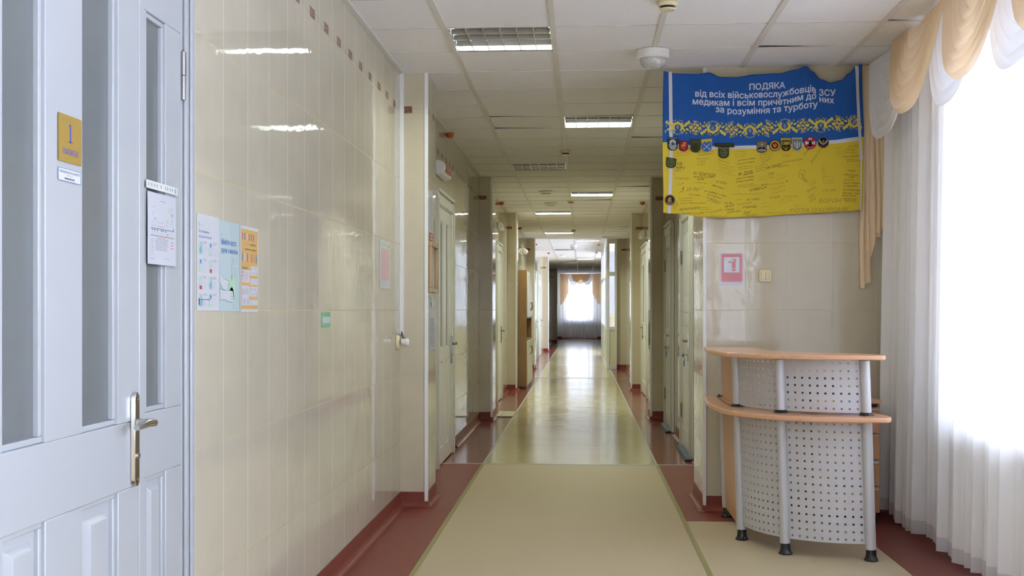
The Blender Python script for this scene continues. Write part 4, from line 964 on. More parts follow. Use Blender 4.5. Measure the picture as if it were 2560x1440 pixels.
# far end curtains
ye = 52.28
t = thing('sheer_curtain', (-.05, ye - .12, .05), 'white sheer curtain over the far end window', 'curtain')
mb = MB(); mb.grid(lambda u, v: (-.9 + 1.62 * u, ye - .10 + .04 * math.sin(u * 95 + 2 * math.sin(u * 11)), 2.93 - 2.84 * v), 400, 4); mb.build('voile', SHEERE, t)
mb = MB(); mb.grid(lambda u, v: (-.9 + 1.62 * u, ye - .10 + .04 * math.sin(u * 95 + 2 * math.sin(u * 11)), .09 - .05 * v), 400, 1); mb.build('hem', HEMC, t)
for (xa, xb, lb) in ((-.97, -.59, 'peach side drape left of the far window'), (.86, .48, 'peach side drape right of the far window')):
    mb = MB(); mb.grid(lambda u, v: (xa + (xb - xa) * u, ye - .20 + .02 * math.sin(u * 42), 2.93 - v * (1.42 - .55 * u ** 1.4)), 60, 12); tag(mb.build('drape', SWAGBE), lb, 'drape', 'drapes at the far window')
for i, (a, b, m_, dr, lb) in enumerate([(-.62, -.12, SWAGWE, .50, 'small white swag at the far window, left one'), (.0, .5, SWAGWE, .50, 'small white swag at the far window, right one'), (-.40, .30, SWAGBE, .46, 'peach middle swag low at the far window'),
                                         (-.50, .02, SWAGBE, .36, 'peach crossing swag at the far window, left one'), (-.10, .42, SWAGBE, .36, 'peach crossing swag at the far window, right one')]):
    swag(ye - .22 - .06 * (i > 1) - .06 * (i > 2) - .07 * (i > 3), a, b, 2.93, dr, m_, lb, 4, group='swags at the far window', bulge=.05, axis='X', seed=30 + i)

# ------------------------------------------------------------------ reception desk
desk = thing('reception_desk', (1.2, 6.6, 0), 'curved reception desk with perforated grey panels and beech tops under the flag', 'desk')
LEAN = -0.032
def ln(x, z): return x + LEAN * z
WT, CT = .755, 1.072
def catmull(pts, n=8):
    out = []
    for i in range(len(pts) - 1):
        p0, p1, p2, p3 = [Vector(pts[max(0, min(len(pts) - 1, q))]) for q in (i - 1, i, i + 1, i + 2)]
        for kk in range(n):
            t_ = kk / n; out.append(tuple(.5 * ((2 * p1) + (p2 - p0) * t_ + (2 * p0 - 5 * p1 + 4 * p2 - p3) * t_ ** 2 + (3 * p1 - p0 - 3 * p2 + p3) * t_ ** 3)))
    out.append(tuple(pts[-1])); return out
def top(outl, z0, z1, nm):
    mb = MB(); mb.prism([p[:2] for p in outl], z0, z1); return mb.build(nm, BEECHX, desk, bevel=.006, seg=3)
fr = catmull([(.745, 6.92), (.758, 6.62), (.80, 6.36), (.90, 6.19), (1.06, 6.06), (1.28, 5.975), (1.50, 5.96)])
en = catmull([(1.50, 5.96), (1.56, 5.975), (1.585, 6.03), (1.585, 6.12), (1.56, 6.22)], 4)
lower = [(.778, 7.42)] + fr + en[1:] + catmull([(1.50, 6.55), (1.34, 6.72), (1.28, 6.95), (1.28, 7.42)], 5)
top(lower, WT - .026, WT, 'work_top')
fr2 = catmull([(.735, 6.92), (.745, 6.62), (.785, 6.34), (.88, 6.17), (1.04, 6.05), (1.27, 5.965), (1.47, 5.95)])
en2 = catmull([(1.47, 5.95), (1.53, 5.962), (1.552, 6.02), (1.545, 6.10), (1.50, 6.2)], 4)
upper = [(.765, 7.30)] + fr2 + en2[1:] + catmull([(1.36, 6.36), (1.18, 6.50), (1.08, 6.75), (1.07, 7.30)], 5)
top(upper, CT - .024, CT, 'counter_top')
LEGS = [(.915, 7.36), (.908, 6.627), (1.087, 6.25), (1.502, 6.107)]
for (x, y) in LEGS:
    mb = MB(); mb.tube([(ln(x, .07), y, .06), (ln(x, WT - .026), y, WT - .0265)], .0275, 20); lg = mb.build('leg', SILVER, desk)
    mb = MB(); mb.tube([(ln(x, WT) , y, WT + .001), (ln(x, CT - .024), y, CT - .0245)], .026, 20); mb.build('upper_post', SILVER, lg)
    mb = MB(); mb.lathe((ln(x, 0), y, 0), [(0, .002), (.036, .002), (.037, .008), (.030, .016), (.026, .03), (.0255, .062), (0, .062)], 22); mb.build('foot', BLACK, lg)
    mb = MB(); mb.lathe((ln(x, WT), y, WT), [(.026, .0005), (.039, .0005), (.037, .005), (.030, .016), (.026, .016)], 22); mb.build('collar', BLACK, lg)
    mb = MB(); mb.lathe((ln(x, CT), y, CT - .024), [(.026, -.0005), (.038, -.0005), (.036, -.006), (.026, -.009)], 22); mb.build('collar', BLACK, lg)
def perf(p0, p1, bulge, z0, z1, nc, nr, parent):
    """bent sheet with real square holes"""
    p0, p1 = Vector(p0), Vector(p1); d = p1 - p0; nrm = Vector((d.y, -d.x)).normalized()
    L = d.length; px, pz = L / nc, (z1 - z0) / nr; hx, hz = .0052, .0052
    us = []; 
    for c in range(nc): us += [c / nc, (c + .5) / nc - hx / L, (c + .5) / nc + hx / L]
    us.append(1.0); zs = []
    for r_ in range(nr): zs += [z0 + r_ * pz, z0 + (r_ + .5) * pz - hz, z0 + (r_ + .5) * pz + hz]
    zs.append(z1)
    mb = MB(); o = 0; vs = []
    for z in zs:
        for u in us:
            q = p0 + d * u + nrm * (bulge * 4 * u * (1 - u)); vs.append((ln(q.x, z), q.y, z))
    n = len(us); fs = []
    for j in range(len(zs) - 1):
        for i in range(n - 1):
            if i % 3 == 1 and j % 3 == 1: continue
            fs.append((j * n + i, j * n + i + 1, (j + 1) * n + i + 1, (j + 1) * n + i))
    mb.add(vs, fs, 0, False); return mb.build('perforated_panel', PERF, parent, solid=.003)
l1, l2, l3, l4 = [Vector(p) for p in LEGS]
def inset(a, b, r=.03): d = (b - a).normalized(); return a + d * r, b - d * r
a, b = inset(l2, l3, .022); c, d = inset(l3, l4, .022)
perf(a, b, .030, .085, WT - .03, 10, 16, desk); perf(c, d, .035, .085, WT - .03, 10, 16, desk)
perf(a, b, .030, WT + .012, CT - .028, 10, 7, desk); perf(c, d, .035, WT + .012, CT - .028, 10, 7, desk)
mb = MB(); y0_, y1_ = 6.65, 7.335
for (z0, z1) in ((.06, WT - .027), (WT + .001, CT - .025)):
    x0, x1 = .905, .923
    mb.add([(ln(x0, z0), y0_, z0), (ln(x1, z0), y0_, z0), (ln(x1, z0), y1_, z0), (ln(x0, z0), y1_, z0), (ln(x0, z1), y0_, z1), (ln(x1, z1), y0_, z1), (ln(x1, z1), y1_, z1), (ln(x0, z1), y1_, z1)],
           [(0, 3, 2, 1), (4, 5, 6, 7), (0, 1, 5, 4), (2, 3, 7, 6), (1, 2, 6, 5), (3, 0, 4, 7)])
mb.build('side_panel', BEECH, desk, bevel=.002)
mb = MB(); mb.tube([(.850, 7.33, WT + .004), (.846, 7.0, WT + .0038), (.848, 6.67, WT + .004)], .0028, 8); tag(mb.build('black_rod', BLACK), 'thin black rod lying along the left ledge of the desk', 'rod')
# things behind the desk
t = thing('drawer_unit', (1.62, 7.3, 0), 'beech drawer unit between the desk and the sheer curtain', 'drawers')
mb = MB(); mb.box(1.43, 7.16, .05, 1.448, 7.48, .715); mb.box(1.792, 7.16, .05, 1.81, 7.48, .715); mb.box(1.43, 7.46, .05, 1.81, 7.48, .715); mb.box(1.43, 7.16, .05, 1.81, 7.48, .068); mb.build('body', BEECH, t)
mb = MB(); mb.box(1.41, 7.12, .735, 1.815, 7.5, .758); mb.build('top', BEECHX, t, bevel=.003)
mb = MB(); mb.box(1.43, 7.17, .7155, 1.80, 7.48, .7345); mb.build('shadow_gap', BLACK, t)
mb = MB(); mb.box(1.44, 7.18, .0025, 1.80, 7.46, .0495); mb.build('plinth', BLACK, t)
for q in range(4):
    z0 = .072 + q * .161
    mb = MB(); mb.box(1.432, 7.142, z0, 1.808, 7.159, z0 + .156); dr = mb.build('drawer', BEECH, t, bevel=.002)
    mb = MB(); mb.tube([(1.70, 7.142, z0 + .142), (1.70, 7.12, z0 + .144), (1.795, 7.12, z0 + .144), (1.795, 7.142, z0 + .142)], .005, 8); mb.build('handle', SILVER, dr)
t = thing('monitor', (1.32, 6.75, WT), 'dark blue screen glimpsed through the holes of the desk front', 'monitor')
NAVY = mat('dark_blue_plastic', (.012, .02, .05), .3)
mb = MB(); mb.box(1.14, 6.66, WT + .06, 1.46, 6.69, WT + .185); mb.build('screen_back', NAVY, t, bevel=.006)
mb = MB(); mb.box(1.26, 6.69, WT + .02, 1.34, 6.71, WT + .12); mb.build('stand', BLACK, t)
mb = MB(); mb.box(1.2, 6.65, WT + .001, 1.4, 6.78, WT + .02); mb.build('base', BLACK, t, bevel=.004)
t = thing('box', (1.50, 6.42, WT), 'small blue box seen through the right perforated panel', 'box')
mb = MB(); mb.box(1.40, 6.38, WT + .001, 1.50, 6.46, WT + .09); mb.build('carton', mat('sky_blue_carton', (.09, .22, .48), .4), t, bevel=.002)
mb = MB(); mb.box(1.395, 6.375, WT + .0905, 1.505, 6.465, WT + .10); mb.build('lid', NAVY, t, bevel=.002)

# ------------------------------------------------------------------ wall behind the desk: extinguisher sign, light switch
FY = 7.55
t = thing('extinguisher_sign', (.968, FY, 1.573), 'red fire extinguisher sign in a clear sleeve on the tiled wall', 'sign')
s = on_front(.891, 1.463, FY, .0015); s.slab(0, 0, .156, .205, .001, PAPER)
def rrect(a0, b0, a1, b1, r, n=5):
    pts = []
    for (cx, cy, st) in ((a1 - r, b1 - r, 0), (a0 + r, b1 - r, 1), (a0 + r, b0 + r, 2), (a1 - r, b0 + r, 3)):
        for q in range(n + 1): a_ = math.pi / 2 * (st + q / n); pts.append((cx + r * math.cos(a_), cy + r * math.sin(a_)))
    return pts
s.poly(rrect(.007, .020, .149, .207, .012), REDP, 1); s.poly(rrect(.0095, .0225, .1465, .2045, .010), PAPER, 2); s.poly(rrect(.0125, .0255, .1435, .2015, .008), REDP, 3)
s.rect(.028, .082, .128, .182, PAPER, 4)
s.poly([(.08, .092), (.103, .092), (.103, .148), (.098, .156), (.086, .156), (.08, .148)], REDP, 5); s.rect(.08, .106, .103, .1085, PAPER, 6)
s.poly([(.056, .157), (.085, .152), (.085, .149), (.056, .146)], REDP, 5); s.line([(.094, .155), (.098, .165), (.103, .165)], .005, REDP, 5); s.line([(.076, .168), (.103, .168), (.103, .15)], .0045, REDP, 5)
s.lines(.03, .004, .14, .016, 1, LGREY, 1, .6, .1); s.build('sign_sheet', t)
s = on_front(.884, 1.458, FY, .006); s.poly([(0, 0), (.168, .004), (.163, .232), (.004, .228)], FOIL, 1); s.build('sleeve', t)
t = thing('light_switch', (1.183, FY, 1.525), 'cream double light switch on the tiled wall above the desk', 'switch')
mb = MB(); mb.box(1.142, FY - .012, 1.484, 1.224, FY - .0008, 1.566); mb.build('frame', CREAMP, t, bevel=.008, seg=3)
for x0, x1 in ((1.157, 1.1825), (1.1835, 1.209)):
    mb = MB(); mb.box(x0, FY - .017, 1.499, x1, FY - .0125, 1.551); mb.build('rocker', CREAMP, t, bevel=.002)

# ------------------------------------------------------------------ flag
FLAG_Y = 7.505; UX, UZ = .74e-3, .75e-3
def interp(tab, x):
    if x <= tab[0][0]: return tab[0][1]
    for (a, b), (c, d) in zip(tab, tab[1:]):
        if x <= c:
            t_ = (x - a) / (c - a); t_ = t_ * t_ * (3 - 2 * t_); return b + (d - b) * t_
    return tab[-1][1]
TOPE = [(60, 130), (150, 147), (360, 150), (455, 146), (560, 180), (700, 184), (850, 166), (1050, 155), (1200, 126), (1275, 108), (1340, 145), (1420, 212), (1500, 240), (1580, 225), (1650, 168), (1700, 112), (1752, 95)]
BOTE = [(60, 1345), (200, 1350), (400, 1378), (600, 1388), (900, 1378), (1150, 1360), (1400, 1350), (1600, 1340), (1765, 1327)]
MIDE = [(60, 738), (270, 758), (520, 775), (800, 772), (1100, 764), (1300, 750), (1500, 733), (1780, 704)]
def fdepth(x, y):
    """distance the cloth stands out towards the hall, metres"""
    d = .012 + .006 * math.sin(x / 62 + .5) * min(1, max(0, (y - 100) / 500)) + .010 * math.sin(x / 128 + 1.0 + y / 900)
    for (px, py, sl, w_, am) in ((455, 148, .35, 60, .016), (455, 148, -.25, 55, .010), (1275, 108, .55, 60, .020), (1275, 108, -.18, 70, .016), (1275, 108, .12, 40, .012), (1745, 95, -.55, 70, .022), (1745, 95, -.16, 60, .014), (70, 135, .45, 60, .008)):
        yy = y - py
        if yy > -40: d += am * math.exp(-((x - px - sl * yy) / (w_ + .1 * max(0, yy))) ** 2) * math.exp(-max(0, yy) / 480)
    return d
def fmap(x, y, d=0.0):
    edge = 0
    if x < 62: edge = 0
    return (.525 + (x - 62) * UX, FLAG_Y - fdepth(x, y) - d, 2.838 - (y - 130) * UZ)
flag = thing('flag', (1.15, FLAG_Y, 2.4), 'large blue and yellow signed banner with patches hung high on the right', 'flag')
FB = mat('flag_blue_cloth', (.02, .10, .38), .75, spec=.2); FYEL = mat('flag_yellow_cloth', (.68, .52, .045), .75, spec=.2)
FWH = mat('flag_white_tape', (.60, .60, .66), .6); FTX = mat('flag_print_white', (.62, .66, .80), .6)
FORN = mat('flag_print_yellow', (.66, .54, .06), .7); FGR = mat('flag_print_grey', (.20, .26, .36), .7); FAMB = mat('flag_print_amber', (.62, .38, .03), .7)
mb = MB(); NX, NB, NY = 150, 40, 40
def lx_(v): return 60 + 3 * math.sin(v * 7)
def cloth(u, v):
    x0 = 62 - 7 * math.sin(math.pi * min(1, v * 1.2)); x1 = 1752 + 30 * min(1, v * 2.2) - 16 * max(0, v - .45)
    x = x0 + (x1 - x0) * u
    tp, md, bt = interp(TOPE, x), interp(MIDE, x), interp(BOTE, x)
    if v < .5: y = tp + (md - tp) * v * 2
    else: y = md + (bt - md) * (v - .5) * 2
    return fmap(x, y)
mb.grid(cloth, NX, 80, mfn=lambda i, j: 0 if j < 40 else 1)
mb.build('cloth', [FB, FYEL], flag, solid=.0012)
class FlagPrint(Sheet):
    def __init__(s): Sheet.__init__(s, (0, 0, 0), (1, 0, 0), (0, 0, 1), (0, -1, 0), map_=lambda a, b, d: fmap(a, -b, d)); s.step = .0011
fp = FlagPrint()
def strip_along(xf, y0, y1, wd, m, n=40):
    for q in range(n):
        a, b = y0 + (y1 - y0) * q / n, y0 + (y1 - y0) * (q + 1) / n
        fp.poly([(xf(a) - wd / 2, -a), (xf(b) - wd / 2, -b), (xf(b) + wd / 2, -b), (xf(a) + wd / 2, -a)], m, 2)
strip_along(lambda y: 121 + 8 * math.sin((y - 130) / 520) - (14 * max(0, y - 900) / 450), 134, 1348, 30, FWH)
strip_along(lambda y: 1707 + 52 * min(1, (y - 112) / 800), 112, 900, 27, FWH); strip_along(lambda y: 1757, 900, 1325, 14, FWH, 20)
for q in range(80):
    a, b = 150 + 1592 * q / 80, 150 + 1592 * (q + 1) / 80; t_ = 15 + 6 * (q / 80)
    fp.poly([(a, -interp(MIDE, a)), (a, -interp(MIDE, a) - t_ * 1.6), (b, -interp(MIDE, b) - t_ * 1.6), (b, -interp(MIDE, b))], FWH, 1)
fp.build('tape_stripe', flag)
# lettering
fp = FlagPrint()
bases = {1: [(800, 298), (1110, 282)], 2: [(340, 345), (600, 360), (760, 368), (1060, 358), (1180, 335), (1330, 318), (1400, 352), (1535, 357)],
         3: [(318, 412), (560, 428), (900, 432), (1100, 420), (1280, 385), (1380, 378), (1410, 408), (1520, 422)], 4: [(515, 482), (720, 505), (985, 496), (1110, 478), (1385, 450)]}
def bl(tab): return lambda x: -interp(tab, x)
for n_, body, x0, x1, h in ((1, 'ПОДЯКА', 803, 1110, 52), (2, 'від всіх військовослужбовців ЗСУ', 340, 1535, 54), (3, 'медикам і всім причетним до них', 318, 1520, 54), (4, 'за розуміння та турботу', 515, 1385, 54)):
    fp.text(body, x0, 0, h, FTX, 2, width=x1 - x0, base=bl(bases[n_]), res=2, bold=1.7)
fp.build('lettering', flag)
# embroidered style border
fp = FlagPrint()
CY = [(60, 612), (190, 607), (490, 620), (805, 645), (1108, 606), (1412, 603), (1695, 585), (1790, 582)]
def cyl(x): return -interp(CY, x)
def lf(cx, cy, L, W_, ang, m, layer=2):
    if cx - L * .5 < 66 or cx + L * .4 > 1768: return
    pts = []
    for kk in range(10):
        t_ = kk / 10 * 2 * math.pi; a_ = L / 2 * math.cos(t_); b_ = W_ / 2 * math.sin(t_) * (1 - .45 * math.cos(t_)); pts.append((cx + a_ * math.cos(ang) - b_ * math.sin(ang), cy + a_ * math.sin(ang) + b_ * math.cos(ang)))
    fp.poly(pts, m, layer)
def motif(x, up):
    c = cyl(x); sg = 1 if up else -1
    inner, outer = [], []
    for kk in range(25):
        a_ = math.radians(90 + 32 + (296) * kk / 24); ro = 46 * (1.03 + .05 * math.cos(5 * (a_ + math.pi / 2))); e_ = abs(kk - 12) / 12
        if e_ > .8: ro -= (e_ - .8) * 50
        outer.append((x + ro * 1.08 * math.cos(a_), c + sg * ro * .92 * math.sin(a_))); inner.append((x + 27 * math.cos(a_), c + sg * (27 * math.sin(a_) + 3)))
    for kk in range(24): fp.poly([outer[kk], inner[kk], inner[kk + 1], outer[kk + 1]], FORN, 2)
    fp.poly([(x - 8, c - sg * 40), (x, c - sg * 56), (x + 8, c - sg * 40)], FORN, 3)
    fp.poly([(x, c + sg * 24), (x + 9, c + sg * 12), (x + 15, c), (x + 9, c - sg * 14), (x, c - sg * 20), (x - 9, c - sg * 14), (x - 15, c), (x - 9, c + sg * 12)], FGR, 3)
    for kk in (-2, -1, 0, 1, 2):
        lf(x + kk * 15, c + sg * (61 - abs(kk) * 4), 13, 7, math.pi / 2 - kk * .35 * sg, FORN)
        if kk: lf(x + kk * 17, c - sg * (66 - abs(kk) * 5), 11, 5, -math.pi / 2 * sg + kk * .4 * sg, FORN); lf(x + kk * 22, c - sg * (57 - abs(kk) * 4), 12, 5, -math.pi / 2 * sg + kk * .7 * sg, FORN)
def cluster(x, up, flipx):
    c = cyl(x); sg = 1 if up else -1; fx = -1 if flipx else 1
    def A(a): return a if (fx > 0) else math.pi - a
    for (dx, dy, L, W_, a_, m) in ((-20, 28, 40, 26, .9, FORN), (-2, 38, 34, 24, 1.7, FORN), (-34, 14, 30, 20, .2, FORN), (18, 2, 38, 28, .3, FORN), (40, 22, 26, 20, .9, FAMB), (-14, -14, 34, 18, -.5, FORN), (-40, -20, 30, 16, -1.0, FORN),
                                   (36, -20, 32, 18, -.6, FORN), (10, -30, 26, 12, -1.4, FORN), (56, 2, 28, 14, .1, FORN), (-56, -4, 26, 14, 2.8, FORN), (54, 42, 22, 12, 1.1, FORN), (-58, 30, 20, 10, 2.0, FORN), (58, -30, 24, 12, -.9, FORN), (20, 24, 20, 10, .9, FORN),
                                   (-24, -40, 20, 10, -1.9, FORN), (-62, -34, 22, 12, -2.3, FORN), (68, 20, 16, 8, .5, FORN), (-70, 12, 18, 9, 2.4, FORN), (0, 12, 18, 9, 2.2, FAMB)):
        lf(x + fx * dx * 1.02, c + sg * dy * 1.2, L * .98, W_ * .95, A(a_ * sg) if fx > 0 else math.pi - a_ * sg, m)
    for q in range(4):
        pts = [(x + fx * (22 + 50 * kk / 6), c - sg * (44 + q * 6 + (14 - 3 * q) * math.cos(kk / 6 * 2.6) * -1)) for kk in range(7)]
        if pts[0][0] > 66 and pts[-1][0] > 66 and max(pts[0][0], pts[-1][0]) < 1768: fp.line(pts, 2.4, FGR if q % 2 else FORN, 2)
    for q in range(5): lf(x - fx * (52 + q * 5), c - sg * (46 - q * 5), 36, 5, (.8 * sg * fx), FGR, 2)
ups = [False, True, False, True, False, True]
xs = [187, 490, 805, 1108, 1412, 1690]
for x, u_ in zip(xs, ups): motif(x, u_)
for x0, x1, u_ in zip(xs, xs[1:], ups):
    cluster(x0 + (x1 - x0) * .33, not u_, False); cluster(x0 + (x1 - x0) * .68, u_, True)
cluster(90, True, True); cluster(1755, False, False)
fp.build('border_ornament', flag)
# handwriting
fp = FlagPrint()
INK1 = mat('marker_dark', (.045, .04, .01), .7); INK2 = mat('marker_faded', (.22, .165, .02), .7); INK3 = mat('marker_faint', (.36, .27, .03), .7)
HW = [('46 бригада', 320, 1015, 44, -.12, INK2, 190), ("Зв'язківці до бою", 325, 1040, 18, -.04, INK1, 165), ('Київ', 355, 1062, 18, 0, INK1, 60), ('115 бригада', 165, 1052, 20, .0, INK2, 120), ('80 ДШБ', 710, 1030, 36, .13, INK1, 125), ('щастя вам', 690, 1062, 18, .14, INK1, 150), ('Слава Героям!', 690, 1090, 20, .14, INK1, 150),
      ('68 ОЄБР', 950, 975, 30, .22, INK1, 140), ('ЗСВ', 180, 930, 28, 0, INK1, 46), ('42Вт2', 172, 962, 24, 0, INK1, 80), ('600211', 165, 985, 14, 0, INK1, 56), ('Разом до перемоги', 700, 935, 16, .13, INK1, 150), ('вічна слава', 705, 905, 16, .12, INK1, 150),
      ('4 Окр 14 бат', 345, 885, 17, 0, INK2, 110), ('20 ДШВ', 355, 910, 16, 0, INK2, 70), ('Кобра', 360, 935, 15, 0, INK2, 60), ('23 бр', 262, 1152, 36, 0, INK2, 110), ('45 ОАБр', 515, 1085, 26, -.18, INK2, 95), ('Дніпро', 480, 1112, 18, -.3, INK1, 110),
      ('66 ОМБр 2 бат', 415, 1160, 18, -.26, INK1, 200), ('за Україну!', 440, 1190, 17, -.3, INK1, 130), ('13.11.2024', 470, 1232, 17, -.38, INK2, 90), ('320МБР', 800, 1165, 30, .14, INK1, 105), ('ВОРОН', 905, 1120, 20, .15, INK1, 65), ('22 ОШБ', 975, 1108, 20, .08, INK3, 130), ('В', 1120, 1085, 22, .1, INK1, 16),
      ('37 БР', 980, 1228, 26, .1, INK2, 90), ('82 п.М.Б', 780, 1243, 22, .05, INK1, 110), ('112 Бр', 588, 1270, 24, -.02, INK1, 72), ('128 БАТ', 590, 1300, 22, .1, INK1, 90), ('Горець', 596, 1328, 20, .12, INK1, 78), ('ЗАЛЕ 2кр', 612, 1352, 17, .16, INK1, 115), ('59 бригада', 745, 1310, 26, .08, INK1, 120),
      ('„Сюз”', 745, 1360, 30, .15, INK1, 80), ('24.12.2024', 765, 1372, 15, .04, INK1, 100), ('АВАНТЮРА', 198, 1325, 26, .08, INK1, 178), ('115 ТРО 120 БАТ', 222, 1355, 20, .0, INK1, 195), ('ПОКРОВ', 465, 1352, 18, .25, INK2, 110), ('Захисники', 300, 1265, 18, 0, INK2, 130), ('Козак', 285, 1190, 20, -.1, INK2, 100),
      ('РОТА ОХОРОНИ', 1150, 1345, 40, .02, INK3, 500), ('ВОРОН', 1395, 1265, 42, .02, INK3, 190), ('110 бр тактична', 925, 1352, 20, .0, INK3, 190), ('РР', 970, 1028, 28, .1, INK2, 50), ('Сила', 960, 1055, 22, .15, INK3, 60), ('116 бат', 1275, 862, 24, .9, INK1, 80), ('ДИКОБРАЗИ', 1335, 930, 20, .95, INK2, 140), ('Стяг', 1090, 870, 18, .1, INK2, 70), ('Дякуємо всім лікарям', 1090, 920, 20, .14, INK2, 170),
      ('НЕЗЛАМНІ', 1300, 1180, 22, .55, INK2, 90), ('РУБ МИ', 1425, 1175, 24, .1, INK3, 120), ('225 ОШП', 1640, 800, 22, .12, INK2, 110), ('АРКАН', 1620, 825, 20, 0, INK2, 80), ('ВОСМАН', 1615, 850, 18, .05, INK2, 100), ('Гартовані', 1600, 885, 18, .1, INK1, 150), ('77БК', 1635, 1003, 20, 0, INK1, 75), ('Слава Героям', 1600, 1032, 18, -.05, INK1, 130), ('ТЕРН', 1645, 1055, 17, 0, INK1, 55),
      ('25.11.23', 1605, 1078, 17, 0, INK1, 80), ('Орел і Дрон', 1600, 1105, 18, 0, INK1, 140), ('з Харкова', 1605, 1130, 17, 0, INK1, 120), ('Усім бажаю миру', 1598, 1160, 18, -.03, INK1, 160), ('Крузак і гурт', 1595, 1188, 18, -.03, INK1, 155), ('Вітамін Джек', 1592, 1212, 17, 0, INK1, 120), ('Тримаймо стрій', 1595, 1236, 17, -.03, INK1, 120), ('Танкісти', 1610, 1255, 15, 0, INK1, 105)]
for (b_, x, y, h, a_, m_, wd) in HW: fp.text(b_, x, -y, h * .82, m_, 1, width=wd, ang=a_, shear=.25, offset=-.004, res=1)
rs = random.Random(3)
def scribble(x, y, L, h, ang, m_):
    x_, pts = 0.0, []
    while x_ < L:
        pts.append((x_, h * (rs.random() - .3))); x_ += h * (.18 + .35 * rs.random())
    ca, sa = math.cos(ang), math.sin(ang)
    fp.line([(x + a * ca - b * sa, -y + a * sa + b * ca) for a, b in pts], 2.0, m_, 1)
for (x, y, n_, L, h, ang, m_) in ((170, 835, 2, 130, 14, .1, INK2), (360, 830, 2, 140, 14, .1, INK1), (670, 830, 3, 110, 13, .06, INK2), (530, 890, 1, 120, 14, -.3, INK1), (530, 925, 4, 150, 15, -.25, INK3), (700, 960, 2, 130, 11, .1, INK2), (850, 960, 3, 110, 12, .25, INK2), (880, 1040, 2, 60, 15, .0, INK3), (890, 860, 4, 120, 14, .5, INK2), (1040, 1030, 2, 90, 22, .2, INK2),
                                     (1060, 960, 1, 110, 12, .25, INK1), (1240, 1010, 4, 60, 12, -.6, INK1), (1310, 1100, 2, 70, 14, .5, INK2), (1000, 1150, 2, 130, 22, .3, INK2), (1100, 1210, 1, 150, 14, 0, INK2), (1050, 1250, 2, 150, 14, .3, INK3), (1420, 1050, 3, 130, 16, .05, INK3), (1420, 1000, 4, 70, 14, 1.2, INK3), (1520, 800, 4, 90, 14, -.1, INK3), (1310, 1215, 3, 60, 12, .5, INK1),
                                     (190, 1105, 1, 60, 16, .3, INK2), (195, 1170, 1, 60, 14, .3, INK2), (200, 1225, 3, 110, 13, .1, INK2), (340, 1085, 1, 100, 22, -.1, INK1), (430, 1205, 3, 120, 10, -.35, INK2), (370, 1300, 3, 90, 12, 0, INK2), (470, 1375, 1, 140, 10, 0, INK2), (660, 1195, 1, 280, 24, .02, INK2), (690, 1240, 1, 60, 16, .1, INK2), (700, 1280, 1, 130, 18, .12, INK1), (700, 1115, 2, 180, 10, .1, INK2), (900, 1270, 2, 80, 20, .1, INK3), (1190, 1280, 2, 90, 16, -.3, INK3), (1620, 905, 2, 120, 10, .1, INK1), (150, 1290, 2, 60, 14, .9, INK1)):
    for q in range(n_): scribble(x + 6 * q, y + q * h * 1.6, L * (.8 + .3 * rs.random()), h, ang, m_)
fp.poly([(225, -1145), (245, -1112), (238, -1140)], INK1, 1); fp.line([(905, -1145), (955, -1122)], 4, INK1, 1)
for a0 in range(2):
    fp.line([(393 + 14 * math.cos(q / 12 * 6.283), -1127 + 14 * math.sin(q / 12 * 6.283)) for q in range(13)], 2, INK2, 1)
fp.line([(1232 + 30 * math.cos(q / 14 * 6.283) + 22, -1020 + 38 * math.sin(q / 14 * 6.283)) for q in range(12)], 2, INK1, 1)
fp.build('handwriting', flag)

# patches sewn on the flag
def shield(w_, h, cut=0.0):
    pts = [(-w_ / 2, h / 2), (w_ / 2, h / 2 + cut)]
    for kk in range(1, 12):
        t_ = kk / 12
        pts.append((w_ / 2 * math.cos(t_ * math.pi), -h * .08 - h * .42 * math.sin(t_ * math.pi) ** .8))
    return pts
def circ(r, n=28): return [(r * math.cos(2 * math.pi * q / n), r * math.sin(2 * math.pi * q / n)) for q in range(n)]
def sc(pts, k_): return [(a * k_, b * k_) for a, b in pts]
C_ = lambda n, c: mat('patch_' + n, c, .8, spec=.2)
PK, PW, PO, PR, PY, PB, PT, PG, PDR, PBZ, POR, PLG = C_('black', (.012, .012, .014)), C_('white', (.55, .57, .60)), C_('olive', (.052, .058, .025)), C_('red', (.30, .015, .03)), C_('yellow', (.60, .42, .04)), C_('blue', (.04, .13, .42)), C_('tan', (.22, .17, .10)), C_('grey_green', (.14, .17, .13)), C_('maroon', (.17, .015, .02)), C_('bronze', (.36, .20, .10)), C_('orange', (.62, .20, .06)), C_('light_green', (.26, .30, .12))
def patch(x, y, outline, edge, body, label, draw, tilt=0.0, th=.004):
    c0 = Vector(fmap(x, y, .006)); ct_, st_ = math.cos(tilt), math.sin(tilt)
    s = Sheet(c0, (UX * ct_, 0, UX * st_), (-UX * st_, 0, UX * ct_), (0, -1, 0)); s.solid(outline, th, s_edge := edge)
    s.step = th + .0005; s.poly(sc(outline, .90), body, 1)
    o = s.build('patch', flag); o['label'] = label
    d = Sheet(c0 + Vector((0, -th - .0008, 0)), (UX * ct_, 0, UX * st_), (-UX * st_, 0, UX * ct_), (0, -1, 0)); d.step = .0005
    draw(d); d.build('emblem', o); return o
